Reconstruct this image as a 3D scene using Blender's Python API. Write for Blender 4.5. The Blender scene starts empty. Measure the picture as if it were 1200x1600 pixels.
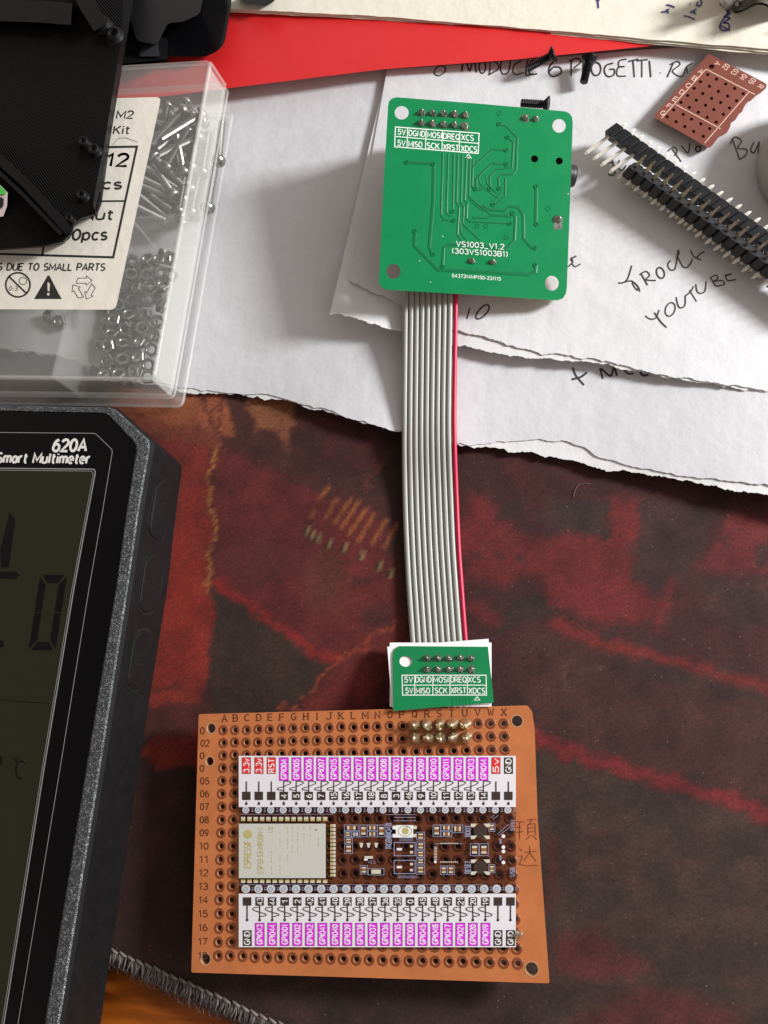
import bpy, bmesh, math, random
import numpy as np
from mathutils import Vector, Matrix, geometry
random.seed(7)
rng = np.random.default_rng(11)
SC = bpy.context.scene
COL = SC.collection
SC.unit_settings.scale_length = 0.01            # one unit is one centimetre

# ------------------------------------------------------------------ camera
F, H = 1200.0, 16.7                             # focal length in photo pixels, height over the desk mat (cm)
_n = np.array([-.178, .229, .957]); _n /= np.linalg.norm(_n)
_x = np.array([1., 0, 0]) - _n[0]*_n; _x /= np.linalg.norm(_x)
ROT = np.array([_x, np.cross(_n, _x), _n])      # camera axes -> world axes
cam_d = bpy.data.cameras.new('camera'); cam = bpy.data.objects.new('camera', cam_d); COL.objects.link(cam)
cam_d.sensor_fit = 'VERTICAL'; cam_d.sensor_height = 36; cam_d.lens = 36*F/1600
cam_d.clip_start = .1; cam_d.clip_end = 500
M4 = Matrix([list(ROT[0])+[0], list(ROT[1])+[0], list(ROT[2])+[H], [0, 0, 0, 1]])
cam.matrix_world = M4
SC.camera = cam
# ------------------------------------------------------------------ light
W = bpy.data.worlds.new('World'); SC.world = W; W.use_nodes = True
bg = W.node_tree.nodes['Background']; bg.inputs[1].default_value = 1.0
def world():                                    # a dim warm room, brighter and cooler towards the window, dark overhead
    N = W.node_tree.nodes; Lk = W.node_tree.links.new; tc = N.new('ShaderNodeTexCoord')
    d = N.new('ShaderNodeVectorMath'); d.operation = 'DOT_PRODUCT'; d.inputs[1].default_value = Vector((.86, .40, .30)).normalized(); Lk(tc.outputs['Generated'], d.inputs[0])
    r = N.new('ShaderNodeValToRGB'); e = r.color_ramp.elements; m = N.new('ShaderNodeMapRange'); m.inputs[1].default_value = -1; m.inputs[2].default_value = 1; Lk(d.outputs['Value'], m.inputs[0]); Lk(m.outputs[0], r.inputs[0])
    e[0].position = .15; e[0].color = (.30, .24, .205, 1); e[1].position = .95; e[1].color = (1.15, 1.1, 1.08, 1); q = e.new(.55); q.color = (.50, .435, .40, 1)
    sx = N.new('ShaderNodeSeparateXYZ'); Lk(tc.outputs['Generated'], sx.inputs[0]); z = N.new('ShaderNodeMapRange'); z.interpolation_type = 'SMOOTHSTEP'; z.inputs[1].default_value = .45; z.inputs[2].default_value = .92; z.inputs[3].default_value = 1.14; z.inputs[4].default_value = .22; Lk(sx.outputs[2], z.inputs[0])
    v = N.new('ShaderNodeVectorMath'); v.operation = 'SCALE'; Lk(r.outputs[0], v.inputs[0]); Lk(z.outputs[0], v.inputs['Scale']); Lk(v.outputs[0], bg.inputs[0])
world()
def area(name, loc, tgt, sx, sy, power, col):
    d = bpy.data.lights.new(name, 'AREA'); d.shape = 'RECTANGLE'; d.size = sx; d.size_y = sy; d.energy = power; d.color = col
    o = bpy.data.objects.new(name, d); COL.objects.link(o); o.location = loc
    o.rotation_euler = (Vector(tgt)-Vector(loc)).to_track_quat('-Z', 'Y').to_euler(); return o
area('window_light', (46, 17, 23), (-1, 6, 0), 9, 9, 47500, (.97, .98, 1.0))
VS = SC.view_settings; VS.view_transform = 'Standard'; VS.look = 'None'; VS.exposure = 0; VS.gamma = 1; VS.use_curve_mapping = False
SC.cycles.transparent_max_bounces = 24; SC.cycles.max_bounces = 8; SC.cycles.caustics_reflective = False; SC.cycles.caustics_refractive = False

# ------------------------------------------------------------------ helpers
def P(px, py, z=0.):
    d = ROT @ np.array([(px-600)/F, (800-py)/F, -1.]); t = (z-H)/d[2]
    return d*t+np.array([0, 0, H])
def lv(z): return lambda x, y, o=0.: P(x, y, z+o)
def plane(pt, nrm):
    nrm = np.array(nrm, float); nrm /= np.linalg.norm(nrm); pt = np.array(pt, float); c = np.array([0, 0, H])
    def s(x, y, o=0.):
        d = ROT @ np.array([(x-600)/F, (800-y)/F, -1.]); return c+d*(((pt+nrm*o-c)@nrm)/(d@nrm))
    s.n = nrm
    return s
def lin(c):
    c = np.array(c, float)/255.; return np.where(c <= .04045, c/12.92, ((c+.055)/1.055)**2.4)
def crop(ox, oy, s): return lambda pts: [(ox+x/s, oy+y/s) for x, y in pts]
def circ(x, y, r, n=14, ry=None, a0=0.): return [(x+r*math.cos(a0+2*math.pi*k/n), y+(ry or r)*math.sin(a0+2*math.pi*k/n)) for k in range(n)]
def rect(x0, y0, x1, y1): return [(x0, y0), (x1, y0), (x1, y1), (x0, y1)]
def rrect(x0, y0, x1, y1, r, n=4):
    o = []
    for cx, cy, a in ((x1-r, y0+r, -90), (x1-r, y1-r, 0), (x0+r, y1-r, 90), (x0+r, y0+r, 180)):
        for k in range(n+1):
            t = math.radians(a+90*k/n); o.append((cx+r*math.cos(t), cy+r*math.sin(t)))
    return o
def rounded(pts, r, n=4):
    o = []; L = len(pts)
    for i in range(L):
        p, a, b = Vector(pts[i]), Vector(pts[i-1]), Vector(pts[(i+1) % L]); rr = r[i] if isinstance(r, (list, tuple)) else r
        da, db = (a-p), (b-p); ra = min(rr, da.length*.45, db.length*.45)
        if ra < .01: o.append(tuple(p)); continue
        s, e = p+da.normalized()*ra, p+db.normalized()*ra
        for k in range(n+1):
            t = k/n; q = s*(1-t)**2+p*2*t*(1-t)+e*t*t; o.append((q.x, q.y))
    return o

class MB:
    def __init__(s): s.v = []; s.f = []; s.m = []; s.sm = []
    def add(s, vs, fs, m=0, smooth=False):
        b = len(s.v); s.v += [tuple(map(float, v)) for v in vs]
        for f in fs: s.f.append([b+i for i in f]); s.m.append(m); s.sm.append(smooth)
    def flat(s, surf, poly, o=.004, m=0): s.add([surf(x, y, o) for x, y in poly], [list(range(len(poly)))], m)
    def ribbon(s, surf, pts, w, o=.004, m=0, closed=False):
        p = [Vector(q) for q in pts]; L = len(p); l, r = [], []
        for i in range(L):
            a = p[i-1] if (i or closed) else p[i]; b = p[(i+1) % L] if (i < L-1 or closed) else p[i]
            d1 = (p[i]-a).normalized() if (p[i]-a).length else (b-p[i]).normalized()
            d2 = (b-p[i]).normalized() if (b-p[i]).length else d1
            t = (d1+d2); t = t.normalized() if t.length > .2 else d1
            k = 1/max(.6, t.dot(d1)); nn = Vector((-t.y, t.x))*w/2*k
            l.append(p[i]+nn); r.append(p[i]-nn)
        vs = [surf(q.x, q.y, o) for q in l]+[surf(q.x, q.y, o) for q in r]
        fs = [[i, i+1, L+i+1, L+i] for i in range(L-1)]
        if closed: fs.append([L-1, 0, L, 2*L-1])
        s.add(vs, fs, m)
    def text(s, surf, body, o0, ex, ey, o=.004, m=0, bold=0., serif=False):
        """stroke lettering: ex spans the whole word, ey is the cap height, both in photo pixels or board units"""
        tot = sum(FONT[c][0] for c in body)+.2*(len(body)-1); u = 0.; hh = math.hypot(*ey); w = hh*(.125+bold*2.6); k = 0
        for c in body:
            for st in FONT[c][1]:
                tr = lambda p: (o0[0]+ex[0]*(u+p[0])/tot+ey[0]*p[1], o0[1]+ex[1]*(u+p[0])/tot+ey[1]*p[1])
                s.ribbon(surf, [tr(p) for p in st], w, o+.0003*(k % 4), m); k += 1
                if serif:
                    for p, q in ((st[0], st[1]), (st[-1], st[-2])):
                        if (p[1] < .02 or p[1] > .98) and abs(p[0]-q[0]) < abs(p[1]-q[1])*.8: s.ribbon(surf, [tr((p[0]-.14, p[1])), tr((p[0]+.14, p[1]))], w*.8, o+.0003*(k % 4), m); k += 1
            u += FONT[c][0]+.2
    def plate(s, surf, outer, holes, t, m=(0, 0, 0), o=0., surf2=None):
        loops = [outer]+list(holes); vs = []; es = []; fl = []
        for lp in loops:
            b = len(vs); vs += [Vector(q) for q in lp]; L = len(lp); es += [(b+i, b+(i+1) % L) for i in range(L)]; fl.append(list(range(b, b+L)))
        r = geometry.delaunay_2d_cdt(vs, [], fl, 2, 1e-6)
        s2 = surf2 or surf
        s.add([surf(q.x, q.y, o) for q in r[0]], r[2], m[0])
        s.add([s2(q.x, q.y, o-t) for q in r[0]], [list(reversed(f)) for f in r[2]], m[1])
        for k, lp in enumerate(loops):
            L = len(lp)
            s.add([surf(x, y, o) for x, y in lp]+[s2(x, y, o-t) for x, y in lp], [[i, (i+1) % L, L+(i+1) % L, L+i] for i in range(L)], m[1] if k == 0 else m[2], smooth=(k > 0))
    def tube(s, pts, r, n=8, m=0, cap=True, smooth=True):
        p = [Vector(q) for q in pts]; L = len(p); rs = r if isinstance(r, (list, tuple)) else [r]*L; vs = []; up = None
        for i in range(L):
            t = (p[min(i+1, L-1)]-p[max(i-1, 0)]).normalized()
            if up is None: up = Vector((0, 0, 1)) if abs(t.z) < .9 else Vector((1, 0, 0))
            a = (up-t*up.dot(t)).normalized(); b = t.cross(a); up = a
            for k in range(n):
                w = 2*math.pi*k/n; vs.append(p[i]+(a*math.cos(w)+b*math.sin(w))*rs[i])
        fs = [[i*n+k, i*n+(k+1) % n, (i+1)*n+(k+1) % n, (i+1)*n+k] for i in range(L-1) for k in range(n)]
        s.add(vs, fs, m, smooth)
        if cap: s.add(vs[:n], [list(range(n))[::-1]], m); s.add(vs[-n:], [list(range(n))], m)
    def lathe(s, base, axis, prof, n=16, m=0, smooth=True, ref=None, sx=1.):
        z = Vector(axis).normalized(); a = Vector(ref) if ref is not None else (Vector((1, 0, 0)) if abs(z.x) < .8 else Vector((0, 1, 0)))
        a = (a-z*a.dot(z)).normalized(); b = z.cross(a); o = Vector(base); vs = []
        for r, h in prof:
            for k in range(n):
                w = 2*math.pi*k/n; vs.append(o+z*h+(a*math.cos(w)*sx+b*math.sin(w))*r)
        L = len(prof)
        s.add(vs, [[i*n+k, i*n+(k+1) % n, (i+1)*n+(k+1) % n, (i+1)*n+k] for i in range(L-1) for k in range(n)], m, smooth)
        if prof[0][0] > 1e-4: s.add(vs[:n], [list(range(n))[::-1]], m)
        if prof[-1][0] > 1e-4: s.add(vs[-n:], [list(range(n))], m)
    def box(s, c, ax, ay, az, m=0, ch=0.):
        c = Vector(c); ax, ay, az = Vector(ax), Vector(ay), Vector(az)
        vs = [c+ax*i+ay*j+az*k for k in (-1, 1) for j in (-1, 1) for i in (-1, 1)]
        s.add(vs, [[0, 2, 3, 1], [4, 5, 7, 6], [0, 1, 5, 4], [2, 6, 7, 3], [0, 4, 6, 2], [1, 3, 7, 5]], m)
    def build(s, name, mats, parent=None, recalc=False, weld=False, origin=None):
        me = bpy.data.meshes.new(name)
        V = np.array(s.v, float).reshape(-1, 3)
        if parent is not None: org = ORG[parent.name]
        elif origin is not None: org = np.array(origin, float)
        else: org = np.array([V[:, 0].mean(), V[:, 1].mean(), V[:, 2].min()])
        me.from_pydata((V-org).tolist(), [], s.f)
        if not isinstance(mats, (list, tuple)): mats = [mats]
        for k in mats: me.materials.append(k)
        me.polygons.foreach_set('material_index', s.m); me.polygons.foreach_set('use_smooth', s.sm)
        if recalc or weld:
            bm = bmesh.new(); bm.from_mesh(me)
            if weld: bmesh.ops.remove_doubles(bm, verts=bm.verts, dist=1e-4)
            bmesh.ops.recalc_face_normals(bm, faces=bm.faces); bm.to_mesh(me); bm.free()
        me.update()
        o = bpy.data.objects.new(name, me); COL.objects.link(o)
        if parent is not None: o.parent = parent
        else: o.location = org
        ORG[o.name] = org
        return o
ORG = {}
def thing(name, label, cat, loc, group=None):
    o = bpy.data.objects.new(name, None); COL.objects.link(o); o.empty_display_size = .3; o.location = [float(q) for q in loc]
    ORG[o.name] = np.array(loc, float); return tag(o, label, cat, group)
def tag(o, label, cat, group=None, kind=None):
    o['label'] = label; o['category'] = cat
    if group: o['group'] = group
    if kind: o['kind'] = kind
    return o
def copy_tree(o, parent=None):
    c = o.copy(); COL.objects.link(c)
    if parent is not None: c.parent = parent
    for ch in list(o.children): copy_tree(ch, c)
    return c
def _a(cx, cy, rx, ry, a0=0, a1=360, n=14): return [(cx+rx*math.cos(math.radians(a0+(a1-a0)*k/n)), cy+ry*math.sin(math.radians(a0+(a1-a0)*k/n))) for k in range(n+1)]
FONT = {' ': (.3, []), '-': (.3, [[(0, .45), (.3, .45)]]), '_': (.5, [[(0, -.05), (.5, -.05)]]), '.': (.12, [[(.06, 0), (.06, .12)]]), '(': (.2, [_a(.4, .5, .38, .62, 125, 235, 8)]), ')': (.2, [_a(-.2, .5, .38, .62, 55, -55, 8)]), '@': (.7, [_a(.35, .45, .34, .5), _a(.35, .45, .15, .2)]),
 '0': (.54, [_a(.27, .5, .27, .5)]), '1': (.3, [[(0, .78), (.2, 1), (.2, 0)]]), '2': (.54, [_a(.27, .73, .26, .27, 170, -35)+[(0, 0), (.54, 0)]]), '3': (.54, [_a(.25, .75, .24, .25, 150, -80)+_a(.25, .26, .28, .27, 85, -150)]), '4': (.58, [[(.42, 0), (.42, 1), (0, .3), (.58, .3)]]),
 '5': (.54, [[(.5, 1), (.1, 1), (.05, .52)]+_a(.25, .32, .28, .32, 125, -150)]), '6': (.54, [_a(.27, .31, .26, .31), [(.02, .36), (.08, .66), (.22, .9), (.42, 1)]]), '7': (.54, [[(0, 1), (.54, 1), (.34, .5), (.22, 0)]]), '8': (.54, [_a(.27, .76, .22, .24), _a(.27, .27, .27, .27)]), '9': (.54, [_a(.27, .69, .26, .31), [(.52, .64), (.46, .34), (.32, .1), (.12, 0)]]),
 'A': (.66, [[(0, 0), (.33, 1), (.66, 0)], [(.11, .33), (.55, .33)]]), 'B': (.56, [[(0, 0), (0, 1)], [(0, 1), (.3, 1)]+_a(.3, .76, .22, .24, 80, -90)+[(0, .52)], [(.3, .52)]+_a(.3, .26, .26, .26, 80, -90)+[(0, 0)]]), 'C': (.6, [_a(.34, .5, .34, .5, 48, 312)]), 'D': (.6, [[(0, 0), (0, 1), (.22, 1)]+_a(.22, .5, .38, .5, 80, -80)+[(.22, 0), (0, 0)]]),
 'E': (.5, [[(.5, 1), (0, 1), (0, 0), (.5, 0)], [(0, .52), (.42, .52)]]), 'F': (.5, [[(.5, 1), (0, 1), (0, 0)], [(0, .52), (.42, .52)]]), 'G': (.64, [_a(.34, .5, .34, .5, 48, 330), [(.38, .44), (.64, .44), (.64, .1)]]), 'H': (.58, [[(0, 0), (0, 1)], [(.58, 0), (.58, 1)], [(0, .52), (.58, .52)]]), 'I': (.12, [[(.06, 0), (.06, 1)]]), 'J': (.4, [[(.4, 1), (.4, .25)]+_a(.2, .25, .2, .25, 0, -170)]),
 'K': (.58, [[(0, 0), (0, 1)], [(.56, 1), (0, .4)], [(.2, .58), (.58, 0)]]), 'L': (.48, [[(0, 1), (0, 0), (.48, 0)]]), 'M': (.74, [[(0, 0), (0, 1), (.37, .25), (.74, 1), (.74, 0)]]), 'N': (.58, [[(0, 0), (0, 1), (.58, 0), (.58, 1)]]), 'O': (.66, [_a(.33, .5, .33, .5)]), 'P': (.54, [[(0, 0), (0, 1), (.28, 1)]+_a(.28, .73, .26, .27, 80, -90)+[(0, .46)]]), 'Q': (.66, [_a(.33, .5, .33, .5), [(.4, .25), (.68, -.05)]]),
 'R': (.58, [[(0, 0), (0, 1), (.28, 1)]+_a(.28, .74, .26, .26, 80, -90)+[(0, .48)], [(.28, .48), (.58, 0)]]), 'S': (.54, [_a(.27, .75, .25, .25, 40, 270)+_a(.27, .25, .27, .25, 85, -140)]), 'T': (.56, [[(0, 1), (.56, 1)], [(.28, 1), (.28, 0)]]), 'U': (.58, [[(0, 1), (0, .3)]+_a(.29, .3, .29, .3, 185, 355)+[(.58, .3), (.58, 1)]]), 'V': (.62, [[(0, 1), (.31, 0), (.62, 1)]]), 'W': (.86, [[(0, 1), (.2, 0), (.43, .8), (.66, 0), (.86, 1)]]), 'X': (.6, [[(0, 0), (.6, 1)], [(0, 1), (.6, 0)]]), 'Y': (.6, [[(0, 1), (.3, .48), (.6, 1)], [(.3, .48), (.3, 0)]]), 'Z': (.56, [[(0, 1), (.56, 1), (0, 0), (.56, 0)]]),
 'a': (.46, [_a(.22, .34, .2, .34, 0, 360)[:], [(.44, .7), (.44, 0)]]), 'c': (.44, [_a(.25, .35, .24, .35, 45, 315)]), 'e': (.48, [[(.02, .37), (.46, .37)]+_a(.24, .36, .23, .36, 5, 310)]), 'i': (.12, [[(.06, 0), (.06, .7)], [(.06, .88), (.06, 1)]]), 'l': (.12, [[(.06, 0), (.06, 1)]]), 'm': (.72, [[(0, 0), (0, .7)], _a(.18, .5, .18, .2, 180, 0, 8)+[(.36, 0)], _a(.54, .5, .18, .2, 180, 0, 8)+[(.72, 0)]]), 'p': (.5, [[(0, -.28), (0, .7)], _a(.25, .35, .24, .35)]), 'r': (.32, [[(0, 0), (0, .7)], _a(.22, .42, .22, .28, 180, 70, 8)]), 's': (.42, [_a(.21, .53, .19, .17, 35, 270)+_a(.21, .18, .2, .18, 85, -145)]), 't': (.32, [[(.13, .95), (.13, .14), (.2, .02), (.32, .02)], [(0, .7), (.32, .7)]]), 'u': (.46, [[(0, .7), (0, .22)]+_a(.22, .22, .22, .22, 185, 355)+[(.45, .25)], [(.46, .7), (.46, 0)]]), 'v': (.48, [[(0, .7), (.24, 0), (.48, .7)]])}

# ------------------------------------------------------------------ materials
def mat(name, rgb, rough=.5, metal=0., var=0., vscale=3., bump=0., bscale=30., spec=.5, alpha=None, tint=None, wear=None, sheen=0., coat=0., aniso=None):
    m = bpy.data.materials.new(name); m.use_nodes = True; nt = m.node_tree; N = nt.nodes; b = N['Principled BSDF']; Lk = nt.links.new
    c = tuple(lin(rgb))+(1,)
    b.inputs['Base Color'].default_value = c; b.inputs['Roughness'].default_value = rough; b.inputs['Metallic'].default_value = metal
    b.inputs['Specular IOR Level'].default_value = spec
    if coat: b.inputs['Coat Weight'].default_value = coat; b.inputs['Coat Roughness'].default_value = .15
    if sheen: b.inputs['Sheen Weight'].default_value = sheen
    geo = N.new('ShaderNodeTexCoord')
    if var:
        n1 = N.new('ShaderNodeTexNoise'); n1.inputs['Scale'].default_value = vscale; n1.inputs['Detail'].default_value = 6; n1.inputs['Roughness'].default_value = .65
        Lk(geo.outputs['Object'], n1.inputs['Vector'])
        mr = N.new('ShaderNodeMapRange'); mr.inputs[1].default_value = .25; mr.inputs[2].default_value = .75; mr.inputs[3].default_value = 1-var; mr.inputs[4].default_value = 1+var
        Lk(n1.outputs['Fac'], mr.inputs[0])
        mx = N.new('ShaderNodeVectorMath'); mx.operation = 'SCALE'; mx.inputs[0].default_value = c[:3]; Lk(mr.outputs[0], mx.inputs['Scale'])
        Lk(mx.outputs[0], b.inputs['Base Color'])
        rr = N.new('ShaderNodeMapRange'); rr.inputs[1].default_value = .3; rr.inputs[2].default_value = .7; rr.inputs[3].default_value = rough*.85; rr.inputs[4].default_value = min(1, rough*1.15)
        Lk(n1.outputs['Fac'], rr.inputs[0]); Lk(rr.outputs[0], b.inputs['Roughness'])
    if bump:
        n2 = N.new('ShaderNodeTexNoise'); n2.inputs['Scale'].default_value = bscale; n2.inputs['Detail'].default_value = 4
        Lk(geo.outputs['Object'], n2.inputs['Vector'])
        bp = N.new('ShaderNodeBump'); bp.inputs['Strength'].default_value = bump; bp.inputs['Distance'].default_value = .02
        Lk(n2.outputs['Fac'], bp.inputs['Height']); Lk(bp.outputs[0], b.inputs['Normal'])
    if alpha is not None:                        # part of the light goes straight through
        t = N.new('ShaderNodeBsdfTransparent'); t.inputs[0].default_value = (tint or (1, 1, 1))+(1,)
        ms = N.new('ShaderNodeMixShader'); out = N['Material Output']
        ms.inputs[0].default_value = alpha
        Lk(t.outputs[0], ms.inputs[1]); Lk(b.outputs[0], ms.inputs[2]); Lk(ms.outputs[0], out.inputs['Surface'])
    return m
def stripes(m, scale, direction, strength, dist=.01):
    """fine printed or moulded lines, as bump"""
    N = m.node_tree.nodes; Lk = m.node_tree.links.new; b = N['Principled BSDF']
    g = N.new('ShaderNodeTexCoord'); mp = N.new('ShaderNodeMapping'); mp.inputs['Rotation'].default_value = (0, 0, direction)
    w = N.new('ShaderNodeTexWave'); w.inputs['Scale'].default_value = scale; w.inputs['Distortion'].default_value = .3
    bp = N.new('ShaderNodeBump'); bp.inputs['Strength'].default_value = strength; bp.inputs['Distance'].default_value = dist
    Lk(g.outputs['Object'], mp.inputs[0]); Lk(mp.outputs[0], w.inputs['Vector']); Lk(w.outputs['Fac'], bp.inputs['Height']); Lk(bp.outputs[0], b.inputs['Normal'])
    return m
def fibres(name, rgb, var=.05):
    """matt paper or card with faint mottling and soft dents"""
    m = mat(name, rgb, .85, var=var, vscale=1.3, spec=.25)
    N = m.node_tree.nodes; Lk = m.node_tree.links.new; b = N['Principled BSDF']; g = N.new('ShaderNodeTexCoord')
    n = N.new('ShaderNodeTexNoise'); n.inputs['Scale'].default_value = 2.2; n.inputs['Detail'].default_value = 8; n.inputs['Roughness'].default_value = .55
    bp = N.new('ShaderNodeBump'); bp.inputs['Strength'].default_value = .35; bp.inputs['Distance'].default_value = .06
    Lk(g.outputs['Object'], n.inputs['Vector']); Lk(n.outputs['Fac'], bp.inputs['Height']); Lk(bp.outputs[0], b.inputs['Normal']); return m

M = dict(
 paper=fibres('white_card', (212, 211, 213)), paper2=fibres('white_card_upper', (217, 216, 217)), ply=fibres('torn_card_fibre', (222, 221, 220)),
 pad=fibres('cream_paper', (232, 226, 208)), ink=mat('black_pen', (62, 59, 58), .5), blue=mat('blue_pen', (50, 52, 120), .5),
 red=stripes(mat('red_plastic', (220, 40, 42), .38, var=.04), 9, .9, .25),
 green=mat('green_solder_mask', (8, 126, 72), .3, var=.05, vscale=2, spec=.5), trace=mat('green_trace', (6, 108, 62), .3), fr4=mat('board_edge', (176, 160, 118), .6, var=.1),
 silk=mat('white_silkscreen', (232, 236, 228), .5), dullsolder=mat('dull_solder', (158, 156, 148), .34, 1., var=.12, vscale=9, bump=.5, bscale=16), solder=mat('solder', (220, 208, 178), .3, .92, var=.12, vscale=9, bump=.5, bscale=16),
 tin=mat('tinned_pad', (190, 188, 178), .35, 1.), hole=mat('dark_hole', (16, 20, 16), .7),
 resin=mat('brown_phenolic', (194, 116, 69), .36, var=.14, vscale=1.6, spec=.5, bump=.08, bscale=5), pcbpad=mat('masked_pad', (132, 70, 42), .35, var=.12, vscale=4), plated=mat('hole_wall', (216, 166, 126), .35, .3),
 resin_edge=mat('phenolic_edge', (196, 128, 78), .6), faintprint=mat('faint_legend', (138, 74, 46), .5), brownprint=mat('brown_legend', (84, 40, 24), .6),
 phen=mat('red_brown_phenolic', (122, 62, 46), .55, var=.08, vscale=2.5, bump=.1, bscale=8), phenhole=mat('phenolic_hole', (108, 46, 32), .7), pinkprint=mat('pale_legend', (226, 186, 168), .6),
 black=mat('black_plastic', (20, 20, 22), .42, var=.1, vscale=4, bump=.1, bscale=40), blackscrew=mat('black_oxide', (26, 27, 30), .34, .7, var=.15), header=mat('header_plastic', (22, 23, 26), .5, var=.1),
 shadepin=mat('shaded_pin', (170, 158, 140), .35, 1.), gold=mat('gold_pin', (242, 237, 222), .3, .25), steel=mat('steel', (158, 156, 152), .34, 1., var=.1, vscale=8),  # header pins: lit and shaded copies of one metal, shade put into colour
 grey=mat('grey_wire', (158, 158, 151), .42, var=.03, spec=.5), rwire=mat('red_wire', (190, 22, 62), .42, spec=.5),
 clear=mat('clear_polypropylene', (232, 232, 228), .25, alpha=.09, tint=(.985, .985, .985), spec=.6), frost=mat('milky_polypropylene', (232, 232, 227), .3, alpha=.21, tint=(.98, .98, .97), spec=.5), divider=mat('clear_divider', (226, 226, 222), .3, alpha=.13), clearedge=mat('clear_plastic_edge', (232, 232, 228), .25, alpha=.2, spec=.6),
 label=fibres('label_paper', (238, 232, 218), .02), labelink=mat('label_ink', (44, 42, 38), .6),
 mmbody=mat('meter_rubber', (19, 17, 18), .6, spec=.25, var=.08, vscale=3), mmface=mat('meter_gloss_black', (9, 9, 10), .12, spec=.35), mmglit=mat('meter_band', (84, 90, 92), .4, .5),
 lcd=mat('lcd_glass', (42, 41, 27), .18, var=.05, spec=.35), seg=mat('lcd_segment', (8, 8, 8), .2), white=mat('white_print', (235, 233, 226), .5), mmline=mat('bezel_line', (150, 150, 148), .35),
 film=mat('white_print_film', (238, 234, 238), .45, alpha=.95), magenta=mat('magenta_print', (226, 32, 226), .5), redprint=mat('red_print', (232, 44, 44), .5), darkprint=mat('dark_print', (62, 48, 42), .5),
 bluegrey=mat('blue_grey_print', (140, 146, 172), .5), shield=mat('shield_print', (204, 203, 192), .4), goldprint=mat('gold_print', (190, 176, 116), .5), tanprint=mat('tan_print', (150, 96, 44), .5), padgrey=mat('grey_print', (202, 202, 204), .4), cream=mat('cream_print', (214, 208, 188), .5), cardwhite=mat('card_white', (240, 240, 240), .5),
 roll=mat('grey_plastic', (176, 172, 164), .35, var=.04), dev=stripes(mat('printed_black_plastic', (11, 11, 11), .6, spec=.12), 5.5, -.62, .7, .03), devs=mat('black_plastic_moulded', (15, 15, 16), .5, spec=.22, bump=.15, bscale=25),
 smoke=mat('smoky_plastic', (14, 14, 16), .16, alpha=.9, tint=(.8, .5, .5)), ledg=mat('green_part', (70, 190, 70), .4), ledw=mat('pinkish_part', (214, 190, 190), .5),
 thread=mat('dark_thread', (70, 62, 62), .8, var=.35, vscale=12), threadl=mat('pale_thread', (120, 108, 104), .7, var=.25, vscale=10))
def glitter(m):
    N = m.node_tree.nodes; Lk = m.node_tree.links.new; b = N['Principled BSDF']; g = N.new('ShaderNodeTexCoord')
    v = N.new('ShaderNodeTexVoronoi'); v.inputs['Scale'].default_value = 55; Lk(g.outputs['Object'], v.inputs['Vector'])
    bp = N.new('ShaderNodeBump'); bp.inputs['Strength'].default_value = .6; bp.inputs['Distance'].default_value = .02
    Lk(v.outputs['Distance'], bp.inputs['Height']); Lk(bp.outputs[0], b.inputs['Normal'])
    sp = N.new('ShaderNodeSeparateColor'); Lk(v.outputs['Color'], sp.inputs[0]); rp = N.new('ShaderNodeValToRGB'); e = rp.color_ramp.elements
    e[0].position = .45; e[0].color = (.06, .068, .072, 1); e[1].position = 1.; e[1].color = (.42, .45, .46, 1); q = e.new(.8); q.color = (.14, .155, .16, 1); Lk(sp.outputs[1], rp.inputs[0]); Lk(rp.outputs[0], b.inputs['Base Color'])
    r = N.new('ShaderNodeMapRange'); r.inputs[3].default_value = .2; r.inputs[4].default_value = .5; Lk(v.outputs['Color'], r.inputs[0]); Lk(r.outputs[0], b.inputs['Roughness'])
glitter(M['mmglit'])

# ------------------------------------------------------------------ table (wood) and desk mat
mw = bpy.data.materials.new('varnished_wood'); mw.use_nodes = True
N = mw.node_tree.nodes; Lk = mw.node_tree.links.new; b = N['Principled BSDF']
g = N.new('ShaderNodeTexCoord'); mp = N.new('ShaderNodeMapping'); mp.inputs['Rotation'].default_value = (0, 0, .32); mp.inputs['Scale'].default_value = (.35, 2.6, 1)
no = N.new('ShaderNodeTexNoise'); no.inputs['Scale'].default_value = 1.1; no.inputs['Detail'].default_value = 7; no.inputs['Distortion'].default_value = .8
cr = N.new('ShaderNodeValToRGB'); cr.color_ramp.elements[0].position = .3; cr.color_ramp.elements[1].position = .68
cr.color_ramp.elements[0].color = (*lin((60, 22, 8)), 1); cr.color_ramp.elements[1].color = (*lin((186, 98, 28)), 1)
Lk(g.outputs['Object'], mp.inputs[0]); Lk(mp.outputs[0], no.inputs['Vector']); Lk(no.outputs['Fac'], cr.inputs[0]); Lk(cr.outputs[0], b.inputs['Base Color']); b.inputs['Roughness'].default_value = .3
mb = MB(); mb.add([(-60, -40, -.3), (60, -40, -.3), (60, 60, -.3), (-60, 60, -.3)], [[0, 1, 2, 3]])
o = mb.build('table', mw); o['kind'] = 'structure'

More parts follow.
